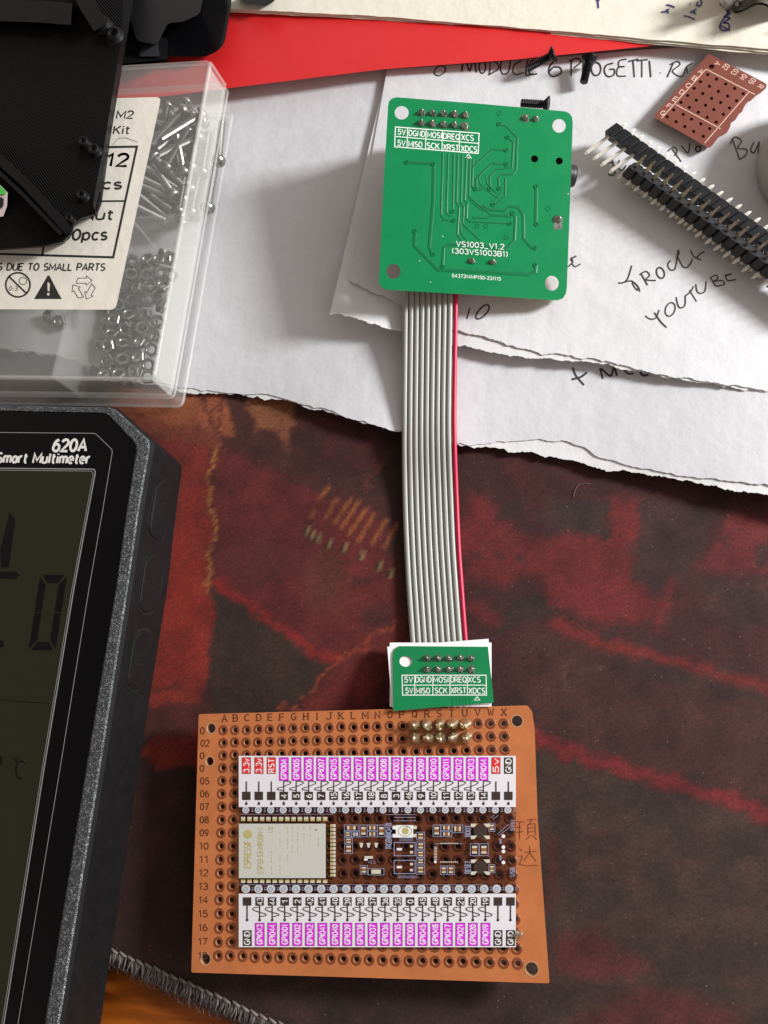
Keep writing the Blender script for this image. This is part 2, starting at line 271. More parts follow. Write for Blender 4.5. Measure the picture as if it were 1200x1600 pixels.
def vnoise(x, y, s, seed):
    r = np.random.default_rng(seed).random((128, 128)); x = x/s; y = y/s
    xi = np.floor(x).astype(int); yi = np.floor(y).astype(int); fx = x-xi; fy = y-yi; fx = fx*fx*(3-2*fx); fy = fy*fy*(3-2*fy)
    g_ = lambda a, c: r[a % 128, c % 128]
    return (g_(xi, yi)*(1-fx)+g_(xi+1, yi)*fx)*(1-fy)+(g_(xi, yi+1)*(1-fx)+g_(xi+1, yi+1)*fx)*fy
def segd(x, y, a, c):
    ax, ay = a; bx, by = c; dx, dy = bx-ax, by-ay; t = np.clip(((x-ax)*dx+(y-ay)*dy)/(dx*dx+dy*dy+1e-9), 0, 1)
    return np.hypot(x-ax-t*dx, y-ay-t*dy)
def sst(v): v = np.clip(v, 0, 1); return v*v*(3-2*v)
E0, E1 = P(165, 1478, 0), P(450, 1604, 0)
eu = (E1-E0)[:2]; eu /= np.linalg.norm(eu); en = np.array([-eu[1], eu[0]])
us = np.concatenate([[-26, -20, -15], np.arange(-11, 15, .075), np.arange(15, 30, .3)]); vs_ = np.concatenate([np.arange(0, 16.5, .075), [20, 28, 40]])
UU, VV = np.meshgrid(us, vs_, indexing='ij')
gx = E0[0]+eu[0]*UU+en[0]*VV; gy = E0[1]+eu[1]*UU+en[1]*VV
cc = np.stack([gx.ravel(), gy.ravel(), np.full(gx.size, -H)]).T @ ROT
QX = 600-F*cc[:, 0]/cc[:, 2]; QY = 800+F*cc[:, 1]/cc[:, 2]
# printed pattern of the mat: soft shapes, ragged by noise
WX = QX+5*(vnoise(QX, QY, 3.5, 12)-.5)+14*(vnoise(QX, QY, 22, 1)-.5)+9*(vnoise(QX, QY, 8, 2)-.5); WY = QY+5*(vnoise(QX, QY, 3.5, 13)-.5)+14*(vnoise(QX, QY, 22, 3)-.5)+9*(vnoise(QX, QY, 8, 4)-.5)
img = np.tile(lin((44, 30, 27)), (QX.size, 1))
def paint(a, rgb): 
    global img
    img = img*(1-a[:, None])+lin(rgb)[None]*a[:, None]
def poly(pts, rgb, soft=10, op=1., warp=True):
    soft = soft*1.0
    x, y = (WX, WY) if warp else (QX, QY); ins = np.zeros(x.size, bool); d = np.full(x.size, 1e9)
    for i in range(len(pts)):
        (ax, ay), (bx, by) = pts[i-1], pts[i]; d = np.minimum(d, segd(x, y, pts[i-1], pts[i]))
        c_ = ((ay > y) != (by > y)); ins ^= c_ & (x < (bx-ax)*(y-ay)/(by-ay+1e-9)+ax)
    paint(sst(.5-np.where(ins, -d, d)/(2*soft))*op, rgb)
def line(pts, w, rgb, soft=3, op=1., warp=True):
    x, y = (WX, WY) if warp else (QX, QY); d = np.full(x.size, 1e9)
    for i in range(len(pts)-1): d = np.minimum(d, segd(x, y, pts[i], pts[i+1]))
    if warp and w > 10: op *= .85; soft = soft*1.3
    paint(sst((w/2+soft-d)/(2*soft))*op, rgb)
cA, cB = crop(160, 600, 2.5), crop(700, 680, 2.4)
poly([(600, 640), (1300, 640), (1300, 1120), (860, 1110), (600, 1000)], (58, 26, 28), 40)
poly([(-60, 600), (640, 600), (640, 1110), (-60, 1110)], (62, 22, 20), 30)
poly([(150, 640), (330, 700), (322, 720), (325, 800), (330, 900), (334, 1040), (300, 1100), (150, 1120)], (120, 34, 20), 7)
poly([(250, 850), (300, 760), (322, 760), (326, 1030), (240, 1090)], (146, 36, 22), 25, .7)
poly([(150, 615), (290, 590), (352, 590), (368, 682), (345, 700), (330, 697), (235, 676)], (146, 84, 52), 6)
poly([(200, 652), (300, 662), (350, 690), (335, 702), (215, 676)], (118, 52, 34), 5, .8)
poly([(368, 590), (470, 600), (458, 660), (452, 712), (438, 706), (434, 676), (398, 668)], (132, 84, 54), 5)
poly([(340, 590), (372, 590), (400, 690), (372, 700)], (58, 24, 18), 5)
line([(316, 612), (332, 660), (350, 700)], 7, (84, 34, 24), 3); line([(346, 622), (330, 690)], 5, (96, 42, 28), 2)
poly([(375, 690), (400, 672), (440, 680), (470, 720), (520, 760), (480, 765), (420, 735), (360, 715)], (60, 24, 22), 8)
poly([(336, 706), (372, 710), (440, 745), (490, 772), (540, 790), (600, 820), (615, 880), (630, 1000), (600, 1010), (540, 1030), (420, 980), (335, 915), (331, 800)], (94, 26, 28), 9)
poly([(345, 840), (420, 830), (450, 880), (400, 920), (340, 900)], (74, 26, 24), 25, .7)
poly([(470, 690), (600, 640), (640, 700), (640, 780), (560, 775), (500, 750)], (50, 22, 24), 14)
poly([(500, 660), (580, 670), (610, 720), (560, 740), (500, 720)], (78, 26, 30), 18, .7)
line(cA([(1110, 260), (1080, 330), (1030, 390)]), 9, (96, 46, 34), 5, .8)
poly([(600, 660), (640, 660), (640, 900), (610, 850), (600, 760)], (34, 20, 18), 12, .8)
line([(345, 700), (330, 722), (323, 745), (323, 765), (331, 800), (333, 850), (330, 890), (326, 925)], 6, (156, 104, 54), 3)
for a_, b_ in (((870, 525), (915, 450)), ((905, 545), (970, 450)), ((935, 560), (1000, 460)), ((965, 585), (1030, 490)), ((1000, 615), (1060, 510)), ((1055, 620), (1110, 530)), ((1100, 640), (1150, 550)), ((850, 445), (885, 405)), ((815, 520), (825, 490))):
    line(cA([a_, b_]), 5.5, (150, 92, 46), 2.5, .85, False)
for q in ((800, 572), (820, 590), (846, 602), (888, 625), (948, 640), (1012, 668), (1085, 708), (1125, 735)):
    x, y = cA([q])[0]; line([(x-5, y), (x-4, y+5)], 7, (28, 20, 18), 2, .9, False); line([(x+2, y-5), (x, y+6)], 4.5, (150, 136, 98), 2, .85, False)
poly(cA([(780, 720), (900, 670), (950, 760), (930, 880), (820, 870)]), (98, 62, 40), 22, .5); poly(cA([(620, 660), (780, 640), (800, 720), (640, 760)]), (70, 26, 24), 18, .6)
poly(cA([(960, 740), (1040, 760), (1030, 790), (960, 770)]), (40, 22, 20), 5, .7); poly(cA([(1010, 880), (1130, 880), (1130, 950), (1030, 960)]), (56, 30, 28), 14, .7)
poly([(331, 922), (420, 970), (520, 1036), (440, 1118), (330, 1120)], (46, 37, 30), 5)
line([(338, 912), (380, 940), (430, 978), (480, 1012), (535, 1034)], 14, (142, 28, 28), 6)
poly([(540, 1040), (610, 985), (640, 1000), (640, 1112), (450, 1118)], (100, 28, 26), 9)
line([(622, 966), (570, 1005), (530, 1036), (480, 1082), (432, 1118)], 4, (152, 66, 36), 2.5)
poly([(190, 1110), (330, 1090), (335, 1130), (320, 1150), (220, 1160)], (70, 20, 18), 9)
line([(200, 1068), (240, 1075), (275, 1072)], 7, (56, 20, 18), 4, .8)
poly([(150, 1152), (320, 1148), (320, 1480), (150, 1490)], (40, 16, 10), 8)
poly([(215, 1172), (250, 1152), (330, 1145), (330, 1195), (250, 1200)], (128, 28, 10), 9)
line([(230, 1250), (330, 1275)], 26, (58, 18, 8), 14, .7); line([(190, 1390), (330, 1400)], 20, (50, 18, 10), 14, .6)
# right-hand half
poly([(720, 700), (860, 720), (1010, 770), (1220, 830), (1220, 800), (1000, 720), (720, 690)], (62, 28, 34), 10)
poly(cB([(70, 230), (140, 240), (240, 330), (290, 385), (520, 385), (680, 370), (690, 480), (760, 560), (800, 640), (700, 700), (560, 700), (420, 650), (330, 520), (220, 560), (90, 520), (40, 400)]), (104, 29, 32), 16)
poly(cB([(180, 90), (330, 110), (350, 260), (280, 280), (230, 180)]), (80, 30, 32), 14, .8); poly(cB([(600, 240), (740, 230), (700, 400), (640, 380)]), (112, 32, 34), 10, .9)
poly(cB([(370, 245), (520, 240), (610, 270), (600, 370), (400, 370), (350, 310)]), (42, 34, 36), 7)
poly(cB([(185, 250), (270, 235), (280, 310), (200, 325)]), (50, 32, 32), 8)
poly(cB([(720, 230), (990, 250), (940, 440), (900, 560), (760, 590), (700, 520)]), (50, 34, 36), 12)
poly(cB([(940, 480), (1030, 350), (1060, 300), (1220, 310), (1220, 510), (1060, 530)]), (104, 32, 38), 12)
poly(cB([(1030, 370), (1060, 390), (1040, 420)]), (60, 30, 34), 4, .8); poly(cB([(1160, 400), (1220, 400), (1220, 500), (1150, 470)]), (56, 32, 34), 8)
poly(cB([(950, 530), (1220, 540), (1220, 690), (1080, 720), (960, 650)]), (58, 44, 42), 16, .8); line(cB([(850, 540), (790, 700)]), 16, (116, 34, 36), 7, .8); line(cB([(980, 640), (1040, 560), (1180, 560)]), 5, (92, 62, 58), 4, .5)
poly(cB([(170, 680), (260, 610), (360, 590), (390, 660), (280, 700), (180, 760)]), (38, 32, 30), 8)
line(cB([(80, 640), (150, 670), (190, 690)]), 20, (104, 28, 32), 7, .8)
for x, y, r in ((115, 450, 14), (190, 450, 14), (270, 465, 15)): line(cB([(x, y), (x+6, y+4)]), r, (50, 30, 32), 5, .9)
poly([(800, 1000), (870, 985), (1080, 1040), (1220, 1080), (1220, 1250), (830, 1140)], (62, 36, 34), 16)
line([(872, 982), (960, 1014), (1080, 1040), (1220, 1082)], 19, (122, 36, 34), 7)
line([(970, 1036), (1090, 1062), (1220, 1100)], 24, (44, 37, 36), 8, .8)
for x, y in ((600, 740), (710, 775), (800, 785), (1045, 865)): line(cB([(x, y), (x+12, y+4)]), 22, (46, 36, 36), 6, .9)
line(cB([(430, 860), (440, 900), (430, 950)]), 5, (92, 70, 62), 3, .5); line(cB([(500, 885), (580, 880)]), 6, (84, 62, 56), 4, .5)
poly([(830, 1170), (1000, 1225), (1220, 1290), (1220, 1620), (830, 1620)], (56, 47, 42), 14)
line([(830, 1148), (880, 1172), (940, 1192), (1050, 1222), (1130, 1248), (1220, 1282)], 21, (122, 28, 36), 7)
line([(858, 1310), (866, 1360), (852, 1420)], 16, (88, 34, 30), 10, .7); poly([(920, 1300), (1030, 1320), (1000, 1380), (930, 1370)], (70, 46, 42), 30, .5)
poly([(865, 1462), (925, 1450), (990, 1492), (1032, 1520), (960, 1532), (870, 1540)], (84, 32, 31), 16, .85); poly([(860, 1520), (1010, 1550), (960, 1570), (860, 1560)], (50, 40, 36), 14)
poly([(890, 1600), (990, 1548), (1060, 1542), (1160, 1585), (1165, 1640), (880, 1640)], (82, 34, 33), 18, .85)
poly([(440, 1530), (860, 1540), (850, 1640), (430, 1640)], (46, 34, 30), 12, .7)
img = img*np.array([.9, .64, .56])+np.array([.016, .0065, .0055])+np.array([.022, .004, .003])*(vnoise(QX, QY, 26, 8)**3)[:, None]; img[:, 0] *= .84; mott = .5+.5*vnoise(QX, QY, 40, 5)+.28*vnoise(QX, QY, 11, 6)+.22*(vnoise(QX, QY, 4, 14)-.5); img = img*mott[:, None]
nu, nv = UU.shape
me = bpy.data.meshes.new('desk_mat')
vv = np.stack([gx.ravel(), gy.ravel(), np.zeros(gx.size)]).T.tolist(); fs = [[i*nv+j, (i+1)*nv+j, (i+1)*nv+j+1, i*nv+j+1] for i in range(nu-1) for j in range(nv-1)]
rim = [i*nv for i in range(nu)]+[(nu-1)*nv+j for j in range(1, nv)]+[i*nv+nv-1 for i in range(nu-2, -1, -1)]+[j for j in range(nv-2, 0, -1)]
b0 = len(vv); vv += [(vv[i][0], vv[i][1], -.29) for i in rim]; L = len(rim); fs += [[rim[i], b0+i, b0+(i+1) % L, rim[(i+1) % L]] for i in range(L)]
me.from_pydata(vv, [], fs)
ca = me.color_attributes.new('print', 'FLOAT_COLOR', 'POINT'); buf = np.ones((len(vv), 4)); buf[:, :3] = .03; buf[:QX.size, :3] = img; ca.data.foreach_set('color', buf.ravel())
mm = bpy.data.materials.new('printed_cloth'); mm.use_nodes = True; N = mm.node_tree.nodes; Lk = mm.node_tree.links.new; b = N['Principled BSDF']
at = N.new('ShaderNodeVertexColor'); at.layer_name = 'print'; g = N.new('ShaderNodeTexCoord')
n1 = N.new('ShaderNodeTexNoise'); n1.inputs['Scale'].default_value = 15; n1.inputs['Detail'].default_value = 5; n1.inputs['Roughness'].default_value = .95; Lk(g.outputs['Object'], n1.inputs['Vector'])
r1 = N.new('ShaderNodeMapRange'); r1.inputs[1].default_value = .3; r1.inputs[2].default_value = .72; r1.inputs[3].default_value = .3; r1.inputs[4].default_value = 1.85; Lk(n1.outputs['Fac'], r1.inputs[0])
sc_ = N.new('ShaderNodeVectorMath'); sc_.operation = 'SCALE'; Lk(at.outputs[0], sc_.inputs[0]); Lk(r1.outputs[0], sc_.inputs['Scale'])
vo = N.new('ShaderNodeTexVoronoi'); vo.inputs['Scale'].default_value = 6.5; Lk(g.outputs['Object'], vo.inputs['Vector'])
ls = N.new('ShaderNodeMath'); ls.operation = 'LESS_THAN'; ls.inputs[1].default_value = .07; Lk(vo.outputs['Distance'], ls.inputs[0])
sp = N.new('ShaderNodeSeparateColor'); Lk(vo.outputs['Color'], sp.inputs[0]); gt = N.new('ShaderNodeMath'); gt.operation = 'GREATER_THAN'; gt.inputs[1].default_value = .62; Lk(sp.outputs[0], gt.inputs[0])
ml = N.new('ShaderNodeMath'); ml.operation = 'MULTIPLY'; Lk(ls.outputs[0], ml.inputs[0]); Lk(gt.outputs[0], ml.inputs[1]); m2 = N.new('ShaderNodeMath'); m2.operation = 'MULTIPLY'; m2.inputs[1].default_value = .35; Lk(ml.outputs[0], m2.inputs[0])
mx = N.new('ShaderNodeMix'); mx.data_type = 'RGBA'; Lk(m2.outputs[0], mx.inputs[0]); Lk(sc_.outputs[0], mx.inputs[6]); mx.inputs[7].default_value = (.45, .38, .34, 1); Lk(mx.outputs[2], b.inputs['Base Color'])
b.inputs['Roughness'].default_value = .85; b.inputs['Specular IOR Level'].default_value = .3; b.inputs['Sheen Weight'].default_value = .12
bp = N.new('ShaderNodeBump'); bp.inputs['Strength'].default_value = .5; bp.inputs['Distance'].default_value = .015; Lk(n1.outputs['Fac'], bp.inputs['Height']); Lk(bp.outputs[0], b.inputs['Normal'])
me.materials.append(mm); me.update()
matobj = bpy.data.objects.new('desk_mat', me); COL.objects.link(matobj); ORG['desk_mat'] = np.zeros(3)
tag(matobj, 'large dark desk mat printed in red and black with a stitched edge', 'desk mat')
# overlocked edge: a chain of stitches on top, threads wrapping over the rim
mb = MB(); mc = MB()
def edge(u, w, z): return (E0[0]+eu[0]*u+en[0]*w, E0[1]+eu[1]*u+en[1]*w, z)
u = -1.5
while u < 6.:
    q_ = random.uniform(-.012, .012); mc.tube([edge(u, .015+q_, .0), edge(u+.05, .012+q_, .045), edge(u+.15, -.005+q_, .05), edge(u+.22, -.03+q_, .005)], [.014, .032, .03, .014], 7)
    u += .205
u = -1.5
while u < 6.:
    j = random.gauss(.03, .07); dn = random.uniform(-.5, -.34); k = random.uniform(-.01, .03)
    mb.tube([edge(u, -.02, .03+k), edge(u+j*.4+.02, -.13, .055+k), edge(u+j*.7, -.25, .03+k), edge(u+j, -.33, -.09), edge(u+j*1.4, dn, -.25)], [.01, .015, .014, .012, .005], 5, m=0 if random.random() < .6 else 1)
    u += .016
for _ in range(60):
    u = random.uniform(-1, 5); mb.tube([edge(u, -.3, 0), edge(u+random.uniform(-.1, .1), -.42, -.1+random.uniform(0, .12)), edge(u+random.uniform(-.2, .2), random.uniform(-.56, -.45), -.26)], [.006, .005, .003], 4, m=1)
mb.add([edge(-14, .02, -.05), edge(6.5, .02, -.05), edge(6.5, -.26, -.05), edge(-14, -.26, -.05), edge(6.5, -.3, -.28), edge(-14, -.3, -.28)], [[0, 1, 2, 3], [3, 2, 4, 5]], 0)
mb.build('edge_stitching', [M['thread'], M['threadl']], matobj); mc.build('stitch_chain', M['threadl'], matobj)

mb = MB(); mb.tube([P(x, y, .02) for x, y in list([(896, 776), (899, 765), (903, 758), (912, 755), (922, 756)])], .006, 5); tag(mb.build('hair', M['threadl']), 'thin pale hair curled on the desk mat below the torn card', 'hair')
# ------------------------------------------------------------------ torn card sheets
def interp(pts, n):
    p = np.array(pts, float); d = np.r_[0, np.cumsum(np.hypot(*np.diff(p, axis=0).T))]; t = np.linspace(0, d[-1], n)
    return np.stack([np.interp(t, d, p[:, 0]), np.interp(t, d, p[:, 1])]).T
def tear(line_, amp, seed, n):
    q = interp(line_, n); r = np.random.default_rng(seed); k = np.arange(n)*1.0
    w = amp*(vnoise(k, k*0+3, 9, seed)-.5)+amp*.7*(vnoise(k, k*0+7, 3.1, seed+1)-.5)+amp*.25*(r.random(n)-.5)
    q[:, 1] += w; return q
def sheet(far, near, zf, t, nv=26, m=M['paper'], pw=2.2):
    """grid from a far line to a torn near line, both in photo pixels; zf(px, s, t) gives the height"""
    n = len(near); mb = MB(); top = []
    for i in range(n):
        for j in range(nv):
            s = 1-(1-j/(nv-1))**pw; x = far[i][0]*(1-s)+near[i][0]*s; y = far[i][1]*(1-s)+near[i][1]*s; top.append(P(x, y, zf(x, y, s)))
    bot = [(p[0], p[1], p[2]-t) for p in top]; G = lambda i, j: i*nv+j; K = n*nv
    mb.add(top+bot, [[G(i, j), G(i+1, j), G(i+1, j+1), G(i, j+1)] for i in range(n-1) for j in range(nv-1)]+[[K+G(i, j), K+G(i, j+1), K+G(i+1, j+1), K+G(i+1, j)] for i in range(n-1) for j in range(nv-1)], 0, True)
    fs = []
    for i in range(n-1): fs += [[G(i, nv-1), G(i+1, nv-1), K+G(i+1, nv-1), K+G(i, nv-1)], [G(i, 0), K+G(i, 0), K+G(i+1, 0), G(i+1, 0)]]
    for j in range(nv-1): fs += [[G(0, j), G(0, j+1), K+G(0, j+1), K+G(0, j)], [G(n-1, j), K+G(n-1, j), K+G(n-1, j+1), G(n-1, j+1)]]
    mb.add(top+bot, fs, 0); return mb
nA = 420
edgeA = [(-160, 520), (0, 545), (90, 556), (200, 592), (283, 608), (345, 614), (390, 620), (405, 620), (425, 621), (470, 632), (520, 648), (575, 665), (627, 676), (700, 692), (740, 696), (800, 705), (840, 711), (900, 724), (955, 734), (988, 737), (1000, 738), (1060, 748), (1120, 760), (1200, 774), (1330, 796)]
farA = interp([(-160, 90), (1330, 60)], nA)
def zA(x, y, s): return .16+.05*math.sin(x*.011+1)+max(0, (x-760)/440)*.26*s**2+.14*math.exp(-((x-560)/140)**2)*s**4
tA = thing('torn_card', 'wide lower sheet of white card with a torn edge over the desk mat', 'card sheet', P(600, 560, .15))
e1 = tear(edgeA, 9, 21, nA)
sheet(farA, e1, lambda x, y, s: zA(x, y, s)-.025, .02).build('torn_under_layer', M['ply'], tA)
edgeA2 = [(-160, 518), (0, 543), (90, 554), (200, 590), (283, 606), (345, 612), (390, 618), (425, 619), (470, 629), (520, 645), (575, 661), (627, 672), (700, 692), (735, 696), (770, 692), (800, 690), (840, 687), (880, 688), (915, 700), (935, 717), (970, 724), (990, 730), (1060, 741), (1120, 750), (1200, 757), (1330, 776)]
e2 = tear(edgeA2, 5, 33, nA)
sheet(farA, e2, zA, .02).build('top_layer', M['paper'], tA)

nB = 320
# upper sheet: left side rises into a curled torn corner
topB = [(605, 108), (760, 98), (1000, 78), (1330, 56)]
lowB = [(515, 487), (560, 500), (600, 512), (640, 522), (715, 540), (760, 548), (800, 557), (850, 561), (885, 562), (920, 566), (960, 572), (1000, 580), (1060, 592), (1120, 602), (1200, 612), (1330, 632)]
lowB2 = [(545, 436), (575, 452), (610, 470), (640, 485), (715, 518), (760, 527), (800, 541), (850, 553), (885, 556), (920, 560), (960, 568), (1000, 578), (1060, 590), (1120, 600), (1200, 610), (1330, 630)]
def zB(x, y, s):
    c = math.exp(-((x-520)**2+(y-485)**2)/(2*75**2))
    return .31+.03*math.sin(x*.013)+.10*s**3+.42*c+.05*math.exp(-((x-780)/120)**2)*s**4
tB = thing('torn_card', 'upper sheet of white card covered with handwriting and a curled torn corner', 'card sheet', P(900, 350, .3))
def leftwarp(far, near, bulge):
    return far, near
fB = interp(topB, nB)
sheet(fB, tear(lowB, 6, 41, nB), lambda x, y, s: zB(x, y, s)-.03, .02).build('torn_under_layer', M['ply'], tB)
sheet(fB, tear(lowB2, 5, 51, nB), zB, .02, m=M['paper2']).build('top_layer', M['paper2'], tB)
def onB(x, y, o=0.): return P(x, y, .31+.03*math.sin(x*.013)+.06+o) if False else P(x, y, zBs(x, y)+o)
def zBs(x, y):                                   # height of the sheet under a photo pixel
    yf = np.interp(x, [605, 760, 1000, 1330], [108, 98, 78, 56]); yn = np.interp(x, [q[0] for q in lowB2], [q[1] for q in lowB2])
    return zB(x, y, min(1, max(0, (y-yf)/(yn-yf))))
def zAs(x, y):
    yf = 75; yn = np.interp(x, [q[0] for q in edgeA2], [q[1] for q in edgeA2]); return zA(x, y, min(1, max(0, (y-yf)/(yn-yf))))
def onA(x, y, o=0.): return P(x, y, zAs(x, y)+o)
def smooth(pts, n=5):
    p = [Vector(q) for q in pts]
    if len(p) < 3: return [tuple(q) for q in p]
    o = []
    for i in range(len(p)-1):
        a, b_, c, d = p[max(i-1, 0)], p[i], p[i+1], p[min(i+2, len(p)-1)]
        for k in range(n):
            t = k/n; q = .5*((2*b_)+(c-a)*t+(2*a-5*b_+4*c-d)*t*t+(3*b_-a-3*c+d)*t**3); o.append((q.x, q.y))
    return o+[tuple(p[-1])]
def loop(x, y, rx, ry, a=0, n=12): return [(x+rx*math.cos(t)*math.cos(a)-ry*math.sin(t)*math.sin(a), y+rx*math.cos(t)*math.sin(a)+ry*math.sin(t)*math.cos(a)) for t in [2*math.pi*k/n-1.4 for k in range(n+2)]]
hw = MB()
def write(c, strokes, w=2.2, surf=onB, mbx=None):
    q = mbx or MB()
    for s in strokes: q.ribbon(surf, smooth(c(s)), w*random.uniform(.85, 1.12), .007)
    if mbx is None: q.build('handwriting', M['ink'], tB)
c1 = crop(640, 60, 2.727)
write(c1, [[(110, 155), (105, 140), (125, 118), (150, 122), (150, 142), (128, 158), (110, 155)], [(222, 142), (230, 95), (240, 93), (256, 138), (272, 90), (285, 145)], loop(310, 122, 14, 26),
 [(345, 88), (340, 155)], [(338, 92), (372, 105), (378, 130), (335, 156)], [(392, 90), (388, 130), (400, 152), (422, 140), (430, 92)], [(478, 95), (448, 112), (440, 140), (455, 154), (485, 145)], [(505, 92), (495, 155), (525, 150)], [(540, 95), (515, 100), (512, 150), (545, 150)],
 [(628, 85), (600, 115), (594, 145), (612, 162), (645, 148), (642, 125), (615, 122), (597, 140)], [(690, 95), (688, 160)], [(680, 98), (712, 85), (730, 100), (700, 125)], [(740, 95), (738, 155)], [(738, 98), (762, 100), (745, 125), (765, 155)],
 loop(795, 130, 20, 28), [(868, 105), (838, 115), (830, 140), (845, 162), (870, 155), (872, 132), (852, 132)], [(925, 88), (895, 95), (892, 118), (915, 120), (888, 125), (886, 158), (922, 160)], [(952, 90), (958, 165)], [(932, 98), (975, 88)],
 [(990, 90), (990, 165)], [(968, 95), (1015, 90)], [(1022, 95), (1028, 165)], [(1067, 146), (1070, 147)], [(1125, 102), (1098, 165)], [(1108, 112), (1140, 98), (1152, 112), (1120, 140), (1160, 162), (1180, 122), (1205, 105)], [(1180, 122), (1185, 150)]])
write(crop(940, 300, 4.615), [[(120, 656), (160, 652), (190, 620), (218, 530)], [(165, 650), (205, 640), (230, 650), (268, 690), (276, 720)], [(222, 640), (228, 670), (258, 708), (262, 680), (232, 650)], [(285, 588), (332, 672)], [(275, 595), (320, 572), (346, 600), (322, 632), (392, 638)],
 loop(425, 583, 27, 40, -.35), [(498, 492), (478, 520), (490, 556), (520, 562), (535, 535), (550, 430), (556, 424), (558, 440), (548, 470), (565, 500), (585, 535), (612, 545), (638, 520), (656, 480)], [(642, 420), (665, 465), (718, 490)], [(688, 472), (712, 445), (742, 432)]])
write(crop(800, 430, 3), [[(625, 190), (648, 205), (675, 200), (690, 162)], [(668, 175), (695, 215), (725, 245)], loop(742, 160, 22, 33, .35), [(770, 102), (780, 145), (798, 152), (812, 135), (812, 95)], [(832, 70), (866, 124)], [(812, 98), (836, 78), (852, 52)], [(862, 42), (868, 75), (885, 85), (905, 72), (910, 28)],
 [(930, 10), (955, 52)], [(928, 12), (955, 0), (965, 15), (948, 28), (985, 25), (995, 42), (958, 52)], [(1000, -2), (1010, 25), (1050, 20)], [(1000, 2), (1030, -6)]])
c6 = crop(880, 170, 3.75)
write(c6, [[(235, 322), (298, 312)], [(285, 300), (305, 362), (290, 390), (262, 382)], [(330, 300), (320, 340), (345, 360), (370, 330)], [(640, 235), (692, 310)], [(612, 248), (648, 225), (668, 250), (652, 275)], [(692, 215), (730, 258), (742, 200)], loop(790, 235, 14, 16)])
write(c6, [[(990, 172), (1035, 300)], [(978, 205), (1005, 165), (1045, 188), (1022, 228), (1075, 238), (1068, 272), (1030, 298)], [(1118, 195), (1098, 240), (1120, 255), (1150, 190)], [(1150, 190), (1140, 262)]])
write(c6, [[(28, 925), (55, 900), (48, 870)], [(60, 895), (45, 880), (78, 862)], [(52, 905), (70, 925), (102, 908)]])
write(crop(480, 430, 3), [[(762, 155), (748, 205)], loop(822, 172, 18, 42, .75), [(700, 172), (705, 188)], [(640, 170), (640, 190), (655, 195)]])
h2 = MB(); write(crop(800, 430, 3), [[(285, 432), (300, 470), (338, 515)], [(280, 488), (320, 478), (352, 456)], [(412, 435), (426, 486)], [(418, 438), (462, 472), (478, 432), (492, 472)], [(520, 440), (545, 462), (570, 460)], [(600, 455), (615, 470), (640, 466)]], 3., onA, h2); h2.build('handwriting', M['ink'], tA)

# red plastic sheet and the note pad above it
mb = MB(); mb.plate(lv(.54), [(300, 10), (365, 12), (800, 40), (1100, 62), (1100, 64), (1060, 67.5), (800, 93.5), (600, 108), (355, 138), (180, 160), (180, 40)], [], .1, (0, 0, 0)); mb.build('red_sheet', M['red'])
tag(bpy.data.objects['red_sheet'], 'bright red ribbed plastic sheet lying flat between the note pad and the white card', 'plastic sheet')
tP = thing('note_pad', 'cream paper note pad with blue handwriting at the top of the picture', 'note pad', P(800, 0, .6))
def padsheet(dy, z, seed, name):
    n = 200; nr = tear([(330, 12+dy), (360, 14+dy), (600, 26+dy), (800, 42+dy), (1000, 60+dy*1.6), (1200, 77+dy*1.8), (1330, 90+dy*1.8)], 1.5, seed, n); fr = interp([(330, -220), (1330, -160)], n)
    sheet(fr, nr, lambda x, y, s: z+.05*math.sin(x*.006)+(.35*math.exp(-((x-1150)/60)**2)*(1-s)**1.0 if name == 'top_page' else 0), .015, 24).build(name, M['pad'], tP)
padsheet(4.5, .585, 61, 'under_page'); padsheet(2.2, .62, 62, 'under_page'); padsheet(0, .66, 63, 'top_page')
h3 = MB(); c9 = crop(860, 0, 3.53)
def onP(x, y, o=0.):
    yn = np.interp(x, [330, 600, 800, 1000, 1200, 1330], [12, 26, 42, 60, 77, 90]); yf = -220+(x-330)*.06; s = min(1, max(0, (y-yf)/(yn-yf)))
    return P(x, y, .66+.05*math.sin(x*.006)+.35*math.exp(-((x-1150)/60)**2)*(1-s)+.006+o)
write(c9, [[(640, 26), (662, 30), (686, 40)], [(612, 66), (640, 62), (655, 48)], [(640, 50), (648, 62), (648, 74)], [(735, 86), (765, 92), (796, 106)], [(770, 68), (790, 60), (806, 48)], [(778, 58), (792, 70), (806, 74)], [(770, 18), (774, 20)], [(815, 10), (806, 28), (826, 30), (834, 12), (826, -4)], [(262, 0), (266, 44)], [(252, 2), (274, 0)],
 [(985, 60), (945, 120), (935, 150), (955, 168), (985, 158), (982, 130), (955, 125), (990, 100), (960, 90), (990, 75), (970, 55), (1000, 40)], [(940, 140), (990, 168)], [(975, 40), (1000, 20), (985, 0)]], 2.4, onP, h3)
h3.build('handwriting', M['blue'], tP)
mb = MB(); mb.plate(lv(.9), smooth([(374, -4), (386, 6), (398, 3), (412, 9), (424, 5), (430, -3), (420, -12), (390, -12)], 3), [], .25); tag(mb.build('dark_scrap', M['black']), 'small dark crumpled scrap on the pad beside the smoky tray', 'scrap')
mb = MB(); n_ = 18; top = []
for i in range(n_):
    for j in range(8):
        x = 1125+(i/(n_-1))*120; y = -40+j/7*(44+10*math.sin(i*.5)+18*i/(n_-1)); top.append(P(x, y, 1.1+.25*math.sin(i*.55+j*.4)+.12*math.sin(j*1.3+i)))
bot = [(p[0], p[1], p[2]-.06) for p in top]; K = n_*8
